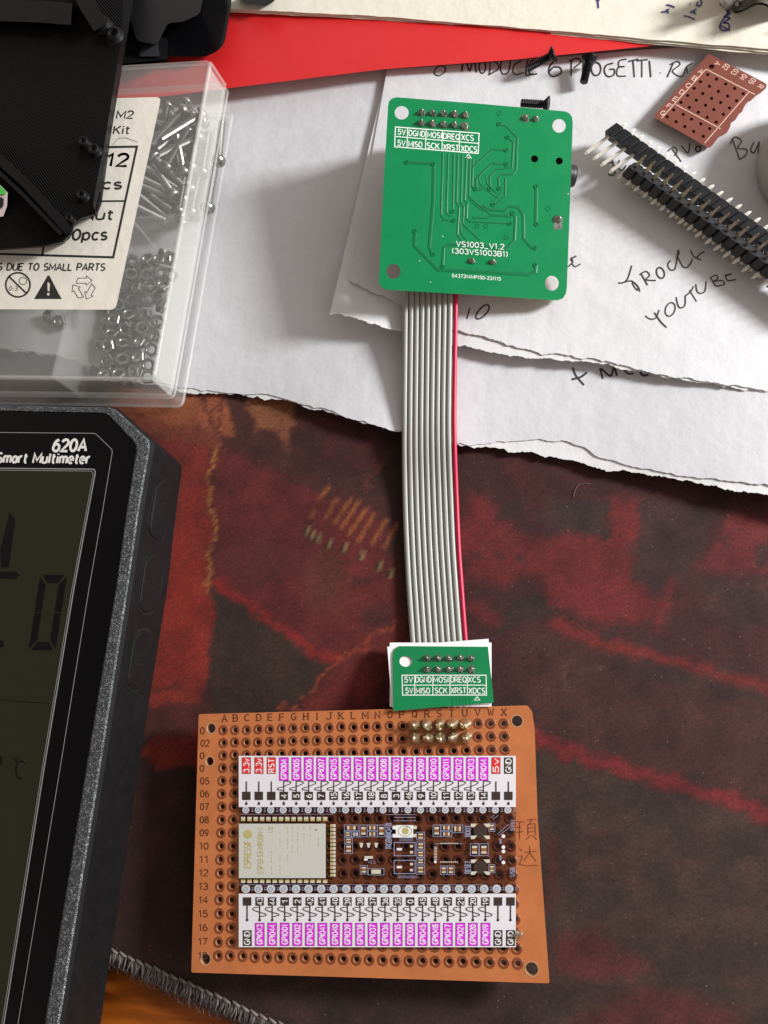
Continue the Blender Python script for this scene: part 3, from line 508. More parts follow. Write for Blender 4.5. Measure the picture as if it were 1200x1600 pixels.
mb.add(top+bot, [[i*8+j, (i+1)*8+j, (i+1)*8+j+1, i*8+j+1] for i in range(n_-1) for j in range(7)]+[[K+i*8+j, K+i*8+j+1, K+(i+1)*8+j+1, K+(i+1)*8+j] for i in range(n_-1) for j in range(7)], 0, True)
tag(mb.build('crumpled_cloth', mat('grey_cloth', (96, 88, 80), .9, var=.2, vscale=2)), 'crumpled grey cloth on the note pad in the top right corner', 'cloth')

# ------------------------------------------------------------------ perfboard
BZ = .7; SB = lv(BZ)
c00, c10, c11, c01 = [np.array(P(*q, BZ)) for q in ((349.5, 1141), (786.7, 1130), (808.7, 1505.5), (341, 1493.7))]
def gridpt(c, r):
    a, b_ = c/23, r/17; return c00*(1-a)*(1-b_)+c10*a*(1-b_)+c11*a*b_+c01*(1-a)*b_
def toP(w):
    c = ROT.T @ (np.array(w)-[0, 0, H]); return (600-F*c[0]/c[2], 800+F*c[1]/c[2])
tF = thing('perforated_board', 'large orange brown perforated board carrying the pinout card', 'circuit board', P(580, 1320, .1))
mb = MB()
ex_ = (c10-c00)/np.linalg.norm(c10-c00); ey_ = (c00-c01)/np.linalg.norm(c00-c01)
# work in the board's own centimetre frame so that holes are true circles
o_ = c00
def sb(x, y, o=0.): w = o_+ex_*x+ey_*y; return np.array([w[0], w[1], BZ+o])
def toB(px, py): d = P(px, py, BZ)-o_; A_ = np.array([ex_[:2], ey_[:2]]).T; return tuple(np.linalg.solve(A_, d[:2]))
outl = [toB(*q) for q in rounded([(310.5, 1116), (824, 1102.3), (831.5, 1112), (835.5, 1140), (840, 1277), (858.7, 1536.5), (298.8, 1519.5)], [3, 3, 2, 1, 1, 4, 3])]
holes = []; pads = []
for c in range(24):
    for r in range(18):
        x, y = toB(*toP(gridpt(c, r))); x += random.uniform(-.008, .008); y += random.uniform(-.008, .008)
        holes.append(circ(x, y, .054, 12)); pads.append((x, y))
mounts = [(330, 1138, .1), (327.5, 1189.5, .088), (321, 1498.5, .1), (808, 1126.5, .105), (831, 1514, .115)]
mh = [circ(*toB(x, y), r, 20) for x, y, r in mounts]
mb.plate(sb, outl, holes+mh, .16, (0, 1, 2))
bobj = mb.build('board', [M['resin'], M['resin_edge'], M['plated']], tF)
mb = MB()
for x, y in pads:
    for (ra, rb, za, zb_) in ((.107, .1, .0015, .006), (.1, .062, .006, .006), (.062, .054, .006, -.012)):
        n_ = 16; mb.add([sb(x+ra*math.cos(2*math.pi*k/n_), y+ra*math.sin(2*math.pi*k/n_), za) for k in range(n_)]+[sb(x+rb*math.cos(2*math.pi*k/n_), y+rb*math.sin(2*math.pi*k/n_), zb_) for k in range(n_)], [[k, (k+1) % n_, n_+(k+1) % n_, n_+k] for k in range(n_)], 0)
for x, y, r in mounts:
    x, y = toB(x, y); n_ = 20; mb.add([sb(x+(r+.02)*math.cos(2*math.pi*k/n_), y+(r+.02)*math.sin(2*math.pi*k/n_), .003) for k in range(n_)]+[sb(x+r*math.cos(2*math.pi*k/n_), y+r*math.sin(2*math.pi*k/n_), .003) for k in range(n_)], [[k, (k+1) % n_, n_+(k+1) % n_, n_+k] for k in range(n_)], 1)
po = mb.build('copper_pads', [M['pcbpad'], M['plated']], tF); po['kind'] = 'stuff'
mb = MB()
lx = [351, 368, 386, 404.5, 422.5, 440.5, 459, 478, 495.5, 513.5, 533, 552.5, 571, 590, 609.5, 628, 648, 667.5, 686.5, 706, 726.5, 746.5, 767, 787.5]
for k, ch in enumerate('ABCDEFGHIJKLMNOPQRSTUVWX'):
    y = 1127.3-(lx[k]-351)*.022; w = 1.2 if ch == 'I' else (8.5 if ch in 'MW' else 7)
    mb.text(SB, ch, (lx[k]-w/2, y), (w, -.2), (0, -10), bold=.008, serif=True)
for k in range(18):
    x, y = toP(gridpt(-1.55+.02*k, k)); x -= 1.5
    s_ = '%02d' % (k+1)
    if k in (0, 2, 3): s_ = s_[0]
    mb.text(SB, s_, (x-6 if len(s_) > 1 else x-7, y+5), (13 if len(s_) > 1 else 6, 0), (0, -10), bold=.008)
mb.build('printed_lettering', M['brownprint'], tF)
mb = MB()
for s_ in ([(812, 1284), (812, 1312)], [(808, 1284), (820, 1284)], [(808, 1292), (814, 1294)], [(807, 1301), (818, 1299)], [(824, 1281), (838, 1280)], [(830, 1281), (828, 1288)], [(825, 1288), (825, 1305)], [(825, 1288), (836, 1287)], [(836, 1287), (837, 1305)], [(825, 1294), (836, 1293)], [(825, 1300), (836, 1299)], [(830, 1305), (822, 1312)], [(832, 1305), (839, 1312)],
           [(812, 1326), (816, 1330)], [(810, 1338), (817, 1337), (812, 1350)], [(810, 1350), (824, 1353), (840, 1352)], [(819, 1332), (838, 1330)], [(828, 1322), (828, 1332), (818, 1346)], [(828, 1333), (838, 1346)]):
    mb.ribbon(SB, s_, 1.6)
mb.build('printed_characters', M['faintprint'], tF)
def joint(mbx, c, n, r=.1, h=.17, sd=0):
    q = random.Random(sd); c = Vector(c); n = Vector(n).normalized(); a = n.orthogonal().normalized(); b_ = n.cross(a)
    off = (a*q.uniform(-.2, .2)+b_*q.uniform(-.2, .2))*r
    prof = [(1., 0), (.98, .12), (.84, .32), (.62, .55), (.46, .75), (.36, .9), (.2, 1.02), (.02, 1.06)]; nn = 12; vs = []
    ph = q.uniform(0, 6)
    for rr, hh in prof:
        for k in range(nn):
            w = 2*math.pi*k/nn; f = 1+.13*math.sin(2*w+ph+hh*2)+q.uniform(-.05, .05); vs.append(c+off*hh+n*hh*h+(a*math.cos(w)+b_*math.sin(w))*r*rr*f)
    mbx.add(vs, [[i*nn+k, i*nn+(k+1) % nn, (i+1)*nn+(k+1) % nn, (i+1)*nn+k] for i in range(len(prof)-1) for k in range(nn)], 0, True)
for i, (x, y) in enumerate([(648, 1133.5), (668, 1133), (688, 1133), (707.5, 1131.5), (727.5, 1131.5), (649, 1153.5), (669.5, 1153.5), (689, 1153), (708.5, 1152.5), (729.5, 1152.5)]):
    mb = MB(); joint(mb, SB(x, y, .002), (0, 0, 1), .122, .24, i); mb.build('solder_joint', M['solder'], tF)
mb = MB(); joint(mb, SB(809, 1460, .002), (.3, .3, 1), .1, .2, 77); mb.build('solder_joint', M['solder'], tF)
mb = MB()                                        # socket strips and plug under the board carry it
for (x0, y0), (x1, y1) in (((392, 1236), (790, 1232)), ((392, 1462), (800, 1468))):
    a_, b_ = P(x0, y0, .3), P(x1, y1, .3); d = (b_-a_)/2; mb.box((a_+b_)/2, d, np.array([-d[1], d[0], 0])/np.linalg.norm(d)*.12, (0, 0, .235))
mb.build('socket_strip', M['header'], tF)
# ------------------------------------------------------------------ pinout card
CZ = .775; SCd = lv(CZ)
tK = thing('pinout_card', 'printed pinout card with magenta and red pin labels on the brown board', 'printed card', P(590, 1330, CZ))
mb = MB()
for r_ in (rect(373, 1181, 806, 1261), rect(373, 1396.3, 806, 1480)): mb.plate(SCd, r_, [], .02)
mb.build('white_label_strip', M['film'], tK)
mfilm = bpy.data.materials.new('dark_film'); mfilm.use_nodes = True; N = mfilm.node_tree.nodes
tr = N.new('ShaderNodeBsdfTransparent'); tr.inputs[0].default_value = (.75, .74, .78, 1); gl = N.new('ShaderNodeBsdfPrincipled'); gl.inputs['Base Color'].default_value = (*lin((70, 48, 44)), 1); gl.inputs['Roughness'].default_value = .4
ms = N.new('ShaderNodeMixShader'); ms.inputs[0].default_value = .06; mfilm.node_tree.links.new(tr.outputs[0], ms.inputs[1]); mfilm.node_tree.links.new(gl.outputs[0], ms.inputs[2]); mfilm.node_tree.links.new(ms.outputs[0], N['Material Output'].inputs['Surface'])
mb = MB(); mb.plate(SCd, rect(373, 1261.3, 806, 1396), [], .02); mb.build('dark_film', mfilm, tK)
pr = MB(); MAG, REDP, DRK, WHT, BLU, SHD, GLD, TAN, CRM, GRY = range(10)
up = ['3.3v', '3.3v', 'RST', 'GPIO04', 'GPIO05', 'GPIO06', 'GPIO07', 'GPIO15', 'GPIO16', 'GPIO17', 'GPIO18', 'GPIO08', 'GPIO03', 'GPIO46', 'GPIO09', 'GPIO10', 'GPIO11', 'GPIO12', 'GPIO13', 'GPIO14', '5v', 'GND']
dn = ['GND', 'GPIO43', 'GPIO44', 'GPIO01', 'GPIO02', 'GPIO42', 'GPIO41', 'GPIO40', 'GPIO39', 'GPIO38', 'GPIO37', 'GPIO36', 'GPIO35', 'GPIO00', 'GPIO45', 'GPIO48', 'GPIO47', 'GPIO21', 'GPIO20', 'GPIO19', 'GND', 'GND']
def tag_box(x, y0, y1, s_, m_, hw_=6.9):
    sl = random.uniform(-.3, .3)
    pr.flat(SCd, [(x-hw_-.6, y0-.6+sl), (x+hw_+.6, y0-.6), (x+hw_+.6+sl, y1+.6), (x-hw_-.6+sl, y1+.6)], .003, DRK)
    pr.flat(SCd, [(x-hw_, y0+sl), (x+hw_, y0), (x+hw_+sl, y1), (x-hw_+sl, y1)], .005, m_)
    if s_: pr.text(SCd, s_, (x+4.1, y1-(y1-y0)*.07), (0, -(y1-y0)*.86), (-8.4, 0), .007, WHT, bold=.022)
for k in range(22):
    x = 385+19.5*k; s_ = up[k]; big = s_.startswith('GPIO')
    if big: tag_box(x, 1184, 1219.5, s_, MAG)
    else: tag_box(x, 1184, 1208.5, s_, DRK if s_ == 'GND' else REDP, 6.4)
    pr.flat(SCd, rect(x-6.6, 1237, x+6.6, 1250), .005, DRK)
    if big:
        pr.text(SCd, str(int(s_[4:])), (x+4.2, 1248 if len(str(int(s_[4:]))) > 1 else 1246.3), (0, -9.4 if len(str(int(s_[4:]))) > 1 else -5), (-8, 0), .007, WHT, bold=.02)
        pr.ribbon(SCd, [(x, 1221), (x, 1237)], 1.5, .005, DRK); pr.ribbon(SCd, smooth([(x, 1220.5), (x+9, 1221), (x+10.5, 1224), (x, 1229), (x-9, 1231.5), (x-9, 1234), (x+1, 1235)]), 1.3, .006, DRK)
    else: pr.ribbon(SCd, [(x, 1221), (x, 1237)], 1.9, .005, DRK)
    pr.flat(SCd, circ(x, 1255.8, 2.2, 8), .005, DRK); pr.flat(SCd, [(x-.8, 1254), (x+.8, 1254), (x, 1251)], .005, DRK)
    pr.flat(SCd, circ(x-1, 1265.5, 5.6, 12), .004, GRY); pr.ribbon(SCd, circ(x-1, 1265.5, 2.6, 10), .9, .006, BLU, True)
    pr.ribbon(SCd, [(x+8, 1263), (x+10.5, 1268), (x+8, 1268), (x+10.5, 1263)], .9, .005, BLU)
    x = 386.2+19.6*k; s_ = dn[k]; big = s_.startswith('GPIO')
    pr.flat(SCd, rect(x-6.6, 1402, x+6.6, 1415), .005, DRK); pr.ribbon(SCd, [(x, 1415), (x, 1437)], 1.7 if big else 2., .005, DRK); pr.flat(SCd, circ(x, 1437.5, 2.2, 8), .0055, DRK)
    if big:
        n_ = str(int(s_[4:])); pr.text(SCd, n_, (x+4.2, 1413.4 if len(n_) > 1 else 1411), (0, -10 if len(n_) > 1 else -5), (-8, 0), .007, WHT, bold=.02)
        pr.ribbon(SCd, smooth([(x, 1417), (x-9, 1418.5), (x-10, 1421.5), (x, 1425.5), (x+9, 1428), (x+9.5, 1430.5), (x-1, 1432.5)]), 1.3, .006, DRK); tag_box(x, 1442.5, 1477.5, s_, MAG)
    else: tag_box(x, 1454, 1477.5, s_, DRK, 6.4)
    pr.flat(SCd, circ(x-2, 1388.8, 6.8, 12), .004, GRY); pr.ribbon(SCd, circ(x-2.5, 1389.5, 3, 10), 1, .006, BLU, True); pr.ribbon(SCd, [(x+7, 1386), (x+9.5, 1391), (x+7, 1391), (x+9.5, 1386)], .9, .005, BLU)
# the board pictured on the card: shield, castellations, small parts
pr.flat(SCd, rect(373.2, 1287, 509, 1372), .004, SHD)
for k in range(14):
    x = 380+9.85*k; pr.flat(SCd, rect(x-3.4, 1276.5, x+3.4, 1279.5), .004, CRM); pr.flat(SCd, rect(x-3.4, 1279.5, x+3.4, 1283), .004, GLD); pr.flat(SCd, rect(x-3.4, 1374.5, x+3.4, 1377), .004, GLD); pr.flat(SCd, rect(x-3.4, 1377, x+3.4, 1379.5), .004, CRM)
    y = 1290+5.95*k; pr.flat(SCd, rect(516, y-2.2, 520, y+2.2), .004, GLD); pr.flat(SCd, rect(520.3, y-2.2, 524.5, y+2.2), .004, CRM)
pr.flat(SCd, rect(373.2, 1272, 520, 1272.6), .004, BLU); pr.flat(SCd, rect(373.2, 1382, 760, 1382.7), .004, BLU)
pr.flat(SCd, circ(387, 1303.5, 7, 16), .006, GLD)
for s_, x, y0, y1, h in (('ESPRESSIF', 392, 1356, 1314, 10), ('ESP32-S3-WROOM-1', 411, 1364, 1294, 8), ('CE', 426, 1301, 1292, 6), ('--- ----', 426, 1366, 1330, 4), ('-- -', 440, 1320, 1300, 5), ('--- --', 440, 1366, 1335, 5), ('-- --- --', 451, 1345, 1292, 4), ('--- -- --', 459, 1332, 1292, 4), ('-- ---- -', 467, 1331, 1292, 4), ('--- -', 478, 1316, 1292, 6), ('-- -', 487, 1314, 1291, 5), ('--', 500, 1323, 1308, 5)):
    pr.text(SCd, s_, (x, y0), (0, y1-y0), (-h, 0), .006, GLD, bold=.012)
pr.flat(SCd, rect(492, 1296, 495, 1297.6), .006, DRK)
cM = crop(520, 1265, 7.5)
def smd(x0, y0, x1, y1, body=TAN, vert=True):
    pr.ribbon(SCd, cM(rect(x0, y0, x1, y1)), .9, .005, BLU, True); a_, b_ = (x1-x0)*.2, (y1-y0)*.18
    pr.flat(SCd, cM(rect(x0+a_, y0+b_, x1-a_, y1-b_)), .006, CRM)
    pr.flat(SCd, cM(rect(x0+a_, y0+(y1-y0)*.36, x1-a_, y1-(y1-y0)*.36) if vert else rect(x0+(x1-x0)*.36, y0+b_, x1-(x1-x0)*.36, y1-b_)), .008, body)
for a_ in ((135, 180, 300, 245, TAN, False), (135, 255, 215, 320), (225, 255, 312, 320, BLU, False), (318, 180, 400, 318), (405, 180, 520, 245, TAN, False), (405, 255, 520, 318, TAN, False), (525, 180, 612, 318), (140, 330, 230, 400), (140, 405, 230, 512), (985, 265, 1075, 355), (985, 380, 1075, 470), (985, 480, 1075, 560), (985, 570, 1075, 640), (985, 655, 1075, 755),
           (1175, 180, 1260, 315), (1268, 180, 1395, 245, TAN, False), (1268, 255, 1395, 315, TAN, False), (1400, 180, 1525, 270, TAN, False), (1612, 400, 1710, 540), (1720, 400, 1822, 540), (1262, 660, 1340, 760), (1345, 660, 1425, 760), (1830, 160, 1900, 255), (1830, 645, 1900, 740), (415, 690, 600, 765, CRM, False), (322, 655, 408, 755)): smd(*a_)
for r_ in ((720, 385, 965, 540), (720, 595, 965, 750)):
    pr.ribbon(SCd, cM(rect(*r_)), 1.3, .005, BLU, True); pr.flat(SCd, cM(rect(r_[0]+30, r_[1]+65, r_[0]+90, r_[1]+92)), .005, WHT)
    for yy in (30, 100): pr.flat(SCd, cM(rect(r_[0]+185, r_[1]+yy, r_[0]+220, r_[1]+yy+28)), .005, CRM)
pr.flat(SCd, cM(rect(738, 182, 942, 328)), .005, WHT); pr.ribbon(SCd, [(q[0], q[1]) for q in loop(*cM([(845, 252)])[0], 10.5, 8)], 1.2, .007, GLD); pr.flat(SCd, circ(*cM([(850, 250)])[0], 5.5, 14), .007, GLD)
for yy in (190, 285):
    pr.flat(SCd, cM(rect(700, yy, 738, yy+42)), .005, WHT); pr.flat(SCd, cM(rect(942, yy, 985, yy+38)), .005, CRM)
for yy in (92, 130): pr.ribbon(SCd, cM([(715, yy), (970, yy)]), .9, .005, BLU)
for yy in (340, 352, 364): pr.ribbon(SCd, cM([(780, yy), (940, yy)]), .6, .005, BLU)
for yy in (780, 798): pr.ribbon(SCd, cM([(760, yy), (990, yy)]), .8, .005, BLU)
pr.ribbon(SCd, cM([(620, 58), (980, 58)]), .7, .005, BLU)
pr.text(SCd, 'RGB@IO48', cM([(685, 452)])[0], (0, -39), (-8.5, 0), .006, BLU, bold=.03)
for xx in (310, 395, 485): pr.flat(SCd, cM([(xx, 390), (xx+48, 390), (xx+34, 445), (xx+14, 445)]), .005, CRM)
pr.flat(SCd, cM(rect(370, 545, 470, 575)), .005, CRM); pr.flat(SCd, cM(rect(365, 578, 410, 596)), .0055, WHT); pr.text(SCd, 'R3', cM([(425, 635)])[0], (10, 0), (0, -4.5), .006, BLU)
x0, y0 = 660, 1265
cN = crop(660, 1265, 7.5)
for yy in (165, 585):                            # two push buttons
    for (a_, b_) in ((568, 0), (715, 0), (568, 140), (715, 140)):
        s1 = 1 if a_ < 600 else -1; q = [(a_, yy+b_), (a_+75, yy+b_), (a_+75 if s1 < 0 else a_+40, yy+b_+40), (a_+35 if s1 < 0 else a_, yy+b_+40)]; pr.flat(SCd, cN(q), .006, CRM)
    pr.flat(SCd, cN(circ(680, yy+92, 78, 20)), .005, DRK)
pr.text(SCd, 'BOOT', cN([(562, 315)])[0], (0, -17), (-8, 0), .006, BLU, bold=.03); pr.text(SCd, 'RESET', cN([(562, 745)])[0], (0, -19), (-8, 0), .006, BLU, bold=.03)
pr.ribbon(SCd, cN([(135, 410), (160, 400), (460, 400)]), .8, .005, BLU)
for k in range(9): pr.flat(SCd, cN(rect(210+24*k, 388, 222+24*k, 402)), .0055, CRM); pr.flat(SCd, cN(rect(210+24*k, 605, 222+24*k, 622)), .0055, CRM); pr.flat(SCd, cN(rect(136, 435+18*k, 172, 443+18*k)), .0055, CRM)
pr.flat(SCd, cN(circ(152, 612, 17, 10)), .0056, WHT)
for q in ((950, 312), (950, 440), (950, 490), (950, 620)): pr.flat(SCd, circ(*cN([q])[0], 2.9, 10), .005, WHT)
for q in (340, 535): pr.flat(SCd, cN(rect(905, q, 925, q+60)), .005, BLU)
for a_ in ([(800, 95), (840, 62)], [(830, 110), (890, 65)], [(880, 285), (1010, 170)], [(900, 300), (1030, 200)]): pr.ribbon(SCd, cN(a_), .8, .005, BLU)
pr.text(SCd, '5VIN', cN([(1080, 245)])[0], (0, -16), (-6, 0), .006, BLU, bold=.03); pr.text(SCd, 'USB', cN([(1080, 780)])[0], (0, -13), (-6.5, 0), .006, BLU, bold=.03)
pr.build('printed_labels', [M[k] for k in ('magenta', 'redprint', 'darkprint', 'cardwhite', 'bluegrey', 'shield', 'goldprint', 'tanprint', 'cream', 'padgrey')], tK)

# ------------------------------------------------------------------ green decoder board
SV = plane(P(626, 176, 2.0), (.2, -.155, 1.)); nV = SV.n
c5 = crop(580, 140, 3.53)
tV = thing('green_circuit_board', 'square green circuit board lying face down with ribbon cable beneath', 'circuit board', P(745, 310, .4))
outl = c5([(93, 90), (98, 66), (112, 50), (140, 42), (600, 78), (1070, 120), (1095, 132), (1108, 152), (1112, 180), (1096, 640), (1079, 1095), (1073, 1128), (1056, 1152), (1025, 1163), (560, 1132), (85, 1104), (55, 1090), (42, 1064), (66, 560)])
hol = [circ(*c5([(x, y)])[0], r/3.53, 20, ry/3.53) for x, y, r, ry in ((168, 128, 39, 37), (1036, 200, 37, 38), (123, 1003, 40, 41), (996, 1068, 38, 41))]
hol2 = [circ(*c5([(x, y)])[0], 5.6, 16) for x, y in ((901, 382), (1037, 394))]
mb = MB(); mb.plate(SV, outl, hol+hol2, .16, (0, 1, 1)); mb.build('board', [M['green'], M['fr4']], tV)
mb = MB()
for q in hol2:
    cx = sum(p[0] for p in q)/16; cy = sum(p[1] for p in q)/16; mb.flat(SV, circ(cx, cy, 5.5, 16), -.1)
mb.build('jack_peg', M['hole'], tV)
mb = MB()
def ridge(pts, w, h=.0065):
    pts = c5(pts); mb.ribbon(SV, pts, w*1.7, .0015); mb.ribbon(SV, pts, w*.95, h)
    p = [Vector(q) for q in pts]
    for sgn in (-1, 1):                          # sloping flanks
        a_, b_ = [], []
        for i in range(len(p)):
            t = (p[min(i+1, len(p)-1)]-p[max(i-1, 0)]).normalized(); nn = Vector((-t.y, t.x))*sgn; a_.append(p[i]+nn*w*.47); b_.append(p[i]+nn*w*.85)
        L = len(p); mb.add([SV(q.x, q.y, h) for q in a_]+[SV(q.x, q.y, .001) for q in b_], [[i, i+1, L+i+1, L+i] for i in range(L-1)], 0)
TR = [([(195, 400), (345, 408)], 4.2), ([(345, 408), (342, 620), (320, 870), (340, 908)], 4.2), ([(242, 780), (238, 860), (370, 993), (620, 1005), (870, 1020), (905, 1005), (908, 965)], 4.6), ([(393, 975), (400, 870), (430, 855), (560, 850), (740, 880), (790, 830), (795, 700), (770, 680)], 3.6),
 ([(705, 190), (745, 200), (805, 265), (800, 440), (780, 465), (720, 468), (700, 490), (705, 545)], 2.6), ([(755, 265), (785, 290), (775, 430), (690, 440), (655, 475), (655, 545)], 2.6), ([(745, 332), (670, 330), (560, 425), (555, 530), (575, 555), (610, 550)], 2.6), ([(745, 410), (665, 408), (580, 490), (580, 540)], 2.6),
 ([(395, 350), (385, 690), (400, 718), (460, 725)], 2.2), ([(425, 352), (415, 680), (440, 700)], 2.2), ([(455, 355), (450, 660)], 2.2), ([(478, 358), (470, 620), (485, 650), (475, 800), (500, 840)], 2.2), ([(502, 360), (495, 620), (510, 650), (505, 740), (600, 830)], 2.2), ([(526, 370), (515, 610), (530, 630), (525, 710), (545, 728), (765, 738)], 2.4), ([(545, 385), (540, 590), (620, 660)], 2.2),
 ([(740, 490), (738, 590), (680, 640)], 2.2), ([(620, 635), (640, 660), (740, 668), (765, 645), (810, 648), (838, 690), (840, 820), (885, 870), (905, 872)], 4.), ([(560, 705), (640, 708), (660, 695), (770, 700)], 2.6), ([(910, 535), (908, 735)], 4.2)]
TR += [([(562, 380), (560, 420)], 2.), ([(600, 640), (660, 690), (760, 690)], 2.), ([(590, 470), (600, 520), (640, 555), (700, 600)], 1.8), ([(630, 470), (640, 520), (690, 570)], 1.8), ([(720, 560), (690, 600), (672, 628)], 1.8), ([(540, 600), (600, 660), (620, 668)], 1.8), ([(490, 720), (495, 790), (530, 835)], 2.)]
for a_, w_ in TR: ridge(a_, w_*.82)
for q in ((195, 400), (342, 408), (340, 908), (242, 780), (393, 975), (905, 965), (705, 188), (752, 262), (745, 332), (745, 410), (575, 545), (655, 545), (705, 545), (910, 532), (912, 742), (905, 872), (765, 738), (780, 680), (455, 722), (448, 670), (672, 632)):
    x, y = c5([q])[0]; mb.ribbon(SV, circ(x, y, 2.6, 10), 1.7, .014, 0, True)
for q in ((585, 752), (632, 752), (705, 130), (745, 815), (975, 655)): mb.ribbon(SV, circ(*c5([q])[0], 3.2, 12), 1.1, .006, 0, True)
mb.build('copper_traces', M['trace'], tV)
mb = MB()
g0 = [(133, 206), (592, 240)]; g1 = [(128, 314), (588, 352)]
mb.ribbon(SV, c5([(134, 206), (595, 241), (590, 352), (129, 315)]), 1.5, .004, 0, True); mb.ribbon(SV, c5([(131, 258), (592, 297)]), 1.3, .004)
for x in (201, 303, 394, 489): mb.ribbon(SV, c5([(x, 211+(x-201)*.076), (x-4, 320+(x-201)*.082)]), 1.3, .004)
for s_, x, y, w in (('5V', 147, 247, 42), ('DGND', 208, 253, 88), ('MOSI', 310, 262, 78), ('DREQ', 398, 270, 88), ('XCS', 498, 277, 66), ('5V', 145, 308, 42), ('MISO', 206, 313, 74), ('SCK', 308, 322, 66), ('XRST', 398, 330, 84), ('XDCS', 496, 338, 86)):
    mb.text(SV, s_, c5([(x, y)])[0], (w/3.53, w/3.53*.075), (.2, -29/3.53), .004, bold=.016)
mb.ribbon(SV, c5([(521, 375), (536, 357), (552, 377)]), 1.3, .004, 0, True)
mb.text(SV, 'VS1003_V1.2', c5([(470, 864)])[0], (262/3.53, 5), (.1, -28/3.53), .010, bold=.012); mb.text(SV, '(303VS1003B1)', c5([(447, 902)])[0], (304/3.53, 5.6), (.1, -27/3.53), .010, bold=.012)
mb.text(SV, '5437314MP150-231115', c5([(446, 1034)])[0], (268/3.53, 5.4), (.1, -17/3.53), .004, bold=.02)
for q in ((395, 810), (268, 945), (327, 1062), (1086, 575)): mb.flat(SV, circ(*c5([q])[0], .8, 6), .004)
mb.build('printed_lettering', M['silk'], tV)
JP = [(279, 128), (340, 130), (400, 133), (460, 138), (519, 142), (278, 186), (339, 190), (398, 194), (458, 198), (517, 202)]
for i, q in enumerate(JP):
    x, y = c5([q])[0]; mb = MB(); mb.flat(SV, circ(x, y, 6, 14) if i < 9 else rect(x-6, y-6.2, x+6, y+6.4), .003); joint(mb, SV(x, y, .003), nV, .078, .13, 30+i); mb.build('solder_joint', M['dullsolder'], tV)
for i, (q, r) in enumerate((((850, 158), 6), ((909, 162), 5.5), ((554, 945), 5.6), ((672, 952), 5.6), ((1030, 715), 8))):
    x, y = c5([q])[0]; mb = MB()
    if i in (0, 4): mb.flat(SV, rect(x-5.5, y-6, x+5.5, y+6) if i == 0 else rect(x-6.5, y+1, x+6.5, y+16), .003)
    joint(mb, SV(x, y, .003), nV, .075 if i < 4 else .1, .1, 50+i); mb.build('solder_joint', M['dullsolder'], tV)
mb = MB()                                        # audio jack under the right edge, pin connector under the left
a_ = Vector(SV(893, 265, -.16)); ax = Vector(SV(903, 266, -.16))-a_; ax.normalize(); ay = Vector(nV).cross(ax)
mb.lathe(a_-Vector(nV)*.27-ax*.9, ax, [(.25, 0), (.25, 1.0), (.22, 1.06), (.17, 1.06), (.16, .9)], 20); mb.box(a_-Vector(nV)*.27-ax*.65, ax*.55, ay*.3, Vector(nV)*.262); mb.build('audio_jack', M['black'], tV)
mb = MB(); q = Vector(SV(695, 186, -.16)); ux = (Vector(SV(760, 191, 0))-Vector(SV(640, 181, 0))).normalized(); uy = Vector(nV).cross(ux); mb.box(q-Vector(nV)*.48, ux*.72, uy*.34, Vector(nV)*.47); mb.build('pin_connector', M['header'], tV)

# ------------------------------------------------------------------ ribbon cable
tR = thing('ribbon_cable', 'flat grey ribbon cable with one red edge wire joining the two boards', 'ribbon cable', P(680, 760, .05))
le = [(640, 330, 1.0), (633, 420, .95), (630, 458, .86), (629.5, 500, .72), (629, 560, .56), (628.5, 620, .45), (628.3, 660, .4), (628, 700, .3), (628.5, 740, .17), (629.5, 800, .1), (632, 860, .09), (634.5, 910, .1), (638, 960, .12), (641, 1004, .14), (645, 1060, .18), (650, 1120, .22), (654, 1180, .24)]
re_ = [(724, 330, 1.0), (718, 420, .95), (716.5, 458, .86), (716, 500, .72), (715, 560, .56), (714, 620, .47), (713.5, 660, .44), (714.5, 700, .36), (716, 740, .2), (718.5, 800, .1), (721, 860, .09), (725, 910, .1), (728.5, 960, .12), (732, 1004, .14), (737, 1060, .18), (743, 1120, .22), (748, 1180, .24)]
def fine(pts):
    p = np.array(pts); s = np.r_[0, np.cumsum(np.abs(np.diff(p[:, 1])))]; t = np.linspace(0, s[-1], 70)
    q = np.stack([np.interp(t, s, p[:, k]) for k in range(3)]).T
    for _ in range(6): q[1:-1] = (q[:-2]+2*q[1:-1]+q[2:])/4
    return q
Lq, Rq = fine(le), fine(re_)
for k in range(10):
    f = (k+.5)/10; pts = [P(a_[0]*(1-f)+b_[0]*f, a_[1], a_[2]*(1-f)+b_[2]*f) for a_, b_ in zip(Lq, Rq)]
    mb = MB(); mb.tube(pts, .0665 if k < 9 else .056, 10); o = mb.build('wire', M['rwire'] if k == 9 else M['grey'], tR)
    if k == 9: o['label'] = 'red edge wire'

# ------------------------------------------------------------------ small green offcut on its white card
pa, pb, pc = P(615, 1108, .8), P(770, 1100, .8), P(690, 1004, .36)
nS = np.cross(pb-pa, pc-pa); SS = plane(pa, nS)
mb = MB(); mb.plate(SS, rect(609, 1004, 768, 1104), [], .02, o=-.06); tag(mb.build('paper_slip', M['cardwhite']), 'straight white paper slip, lowest one under the green offcut on the ribbon', 'paper slip'); mb = MB(); mb.plate(SS, [(605, 1010.5), (763.5, 998), (767.5, 1100), (613, 1106)], [], .02, o=-.03)
tag(mb.build('paper_slip', M['cardwhite']), 'tilted white paper slip directly under the green offcut on the ribbon', 'paper slip')
tG = thing('green_board_offcut', 'small green circuit board offcut with two rows of solder joints and pin names', 'circuit board', P(690, 1060, .4))
c4 = crop(590, 980, 4)
outl = c4([(93, 190), (97, 155), (112, 130), (135, 118), (690, 122), (727, 470), (98, 524)])
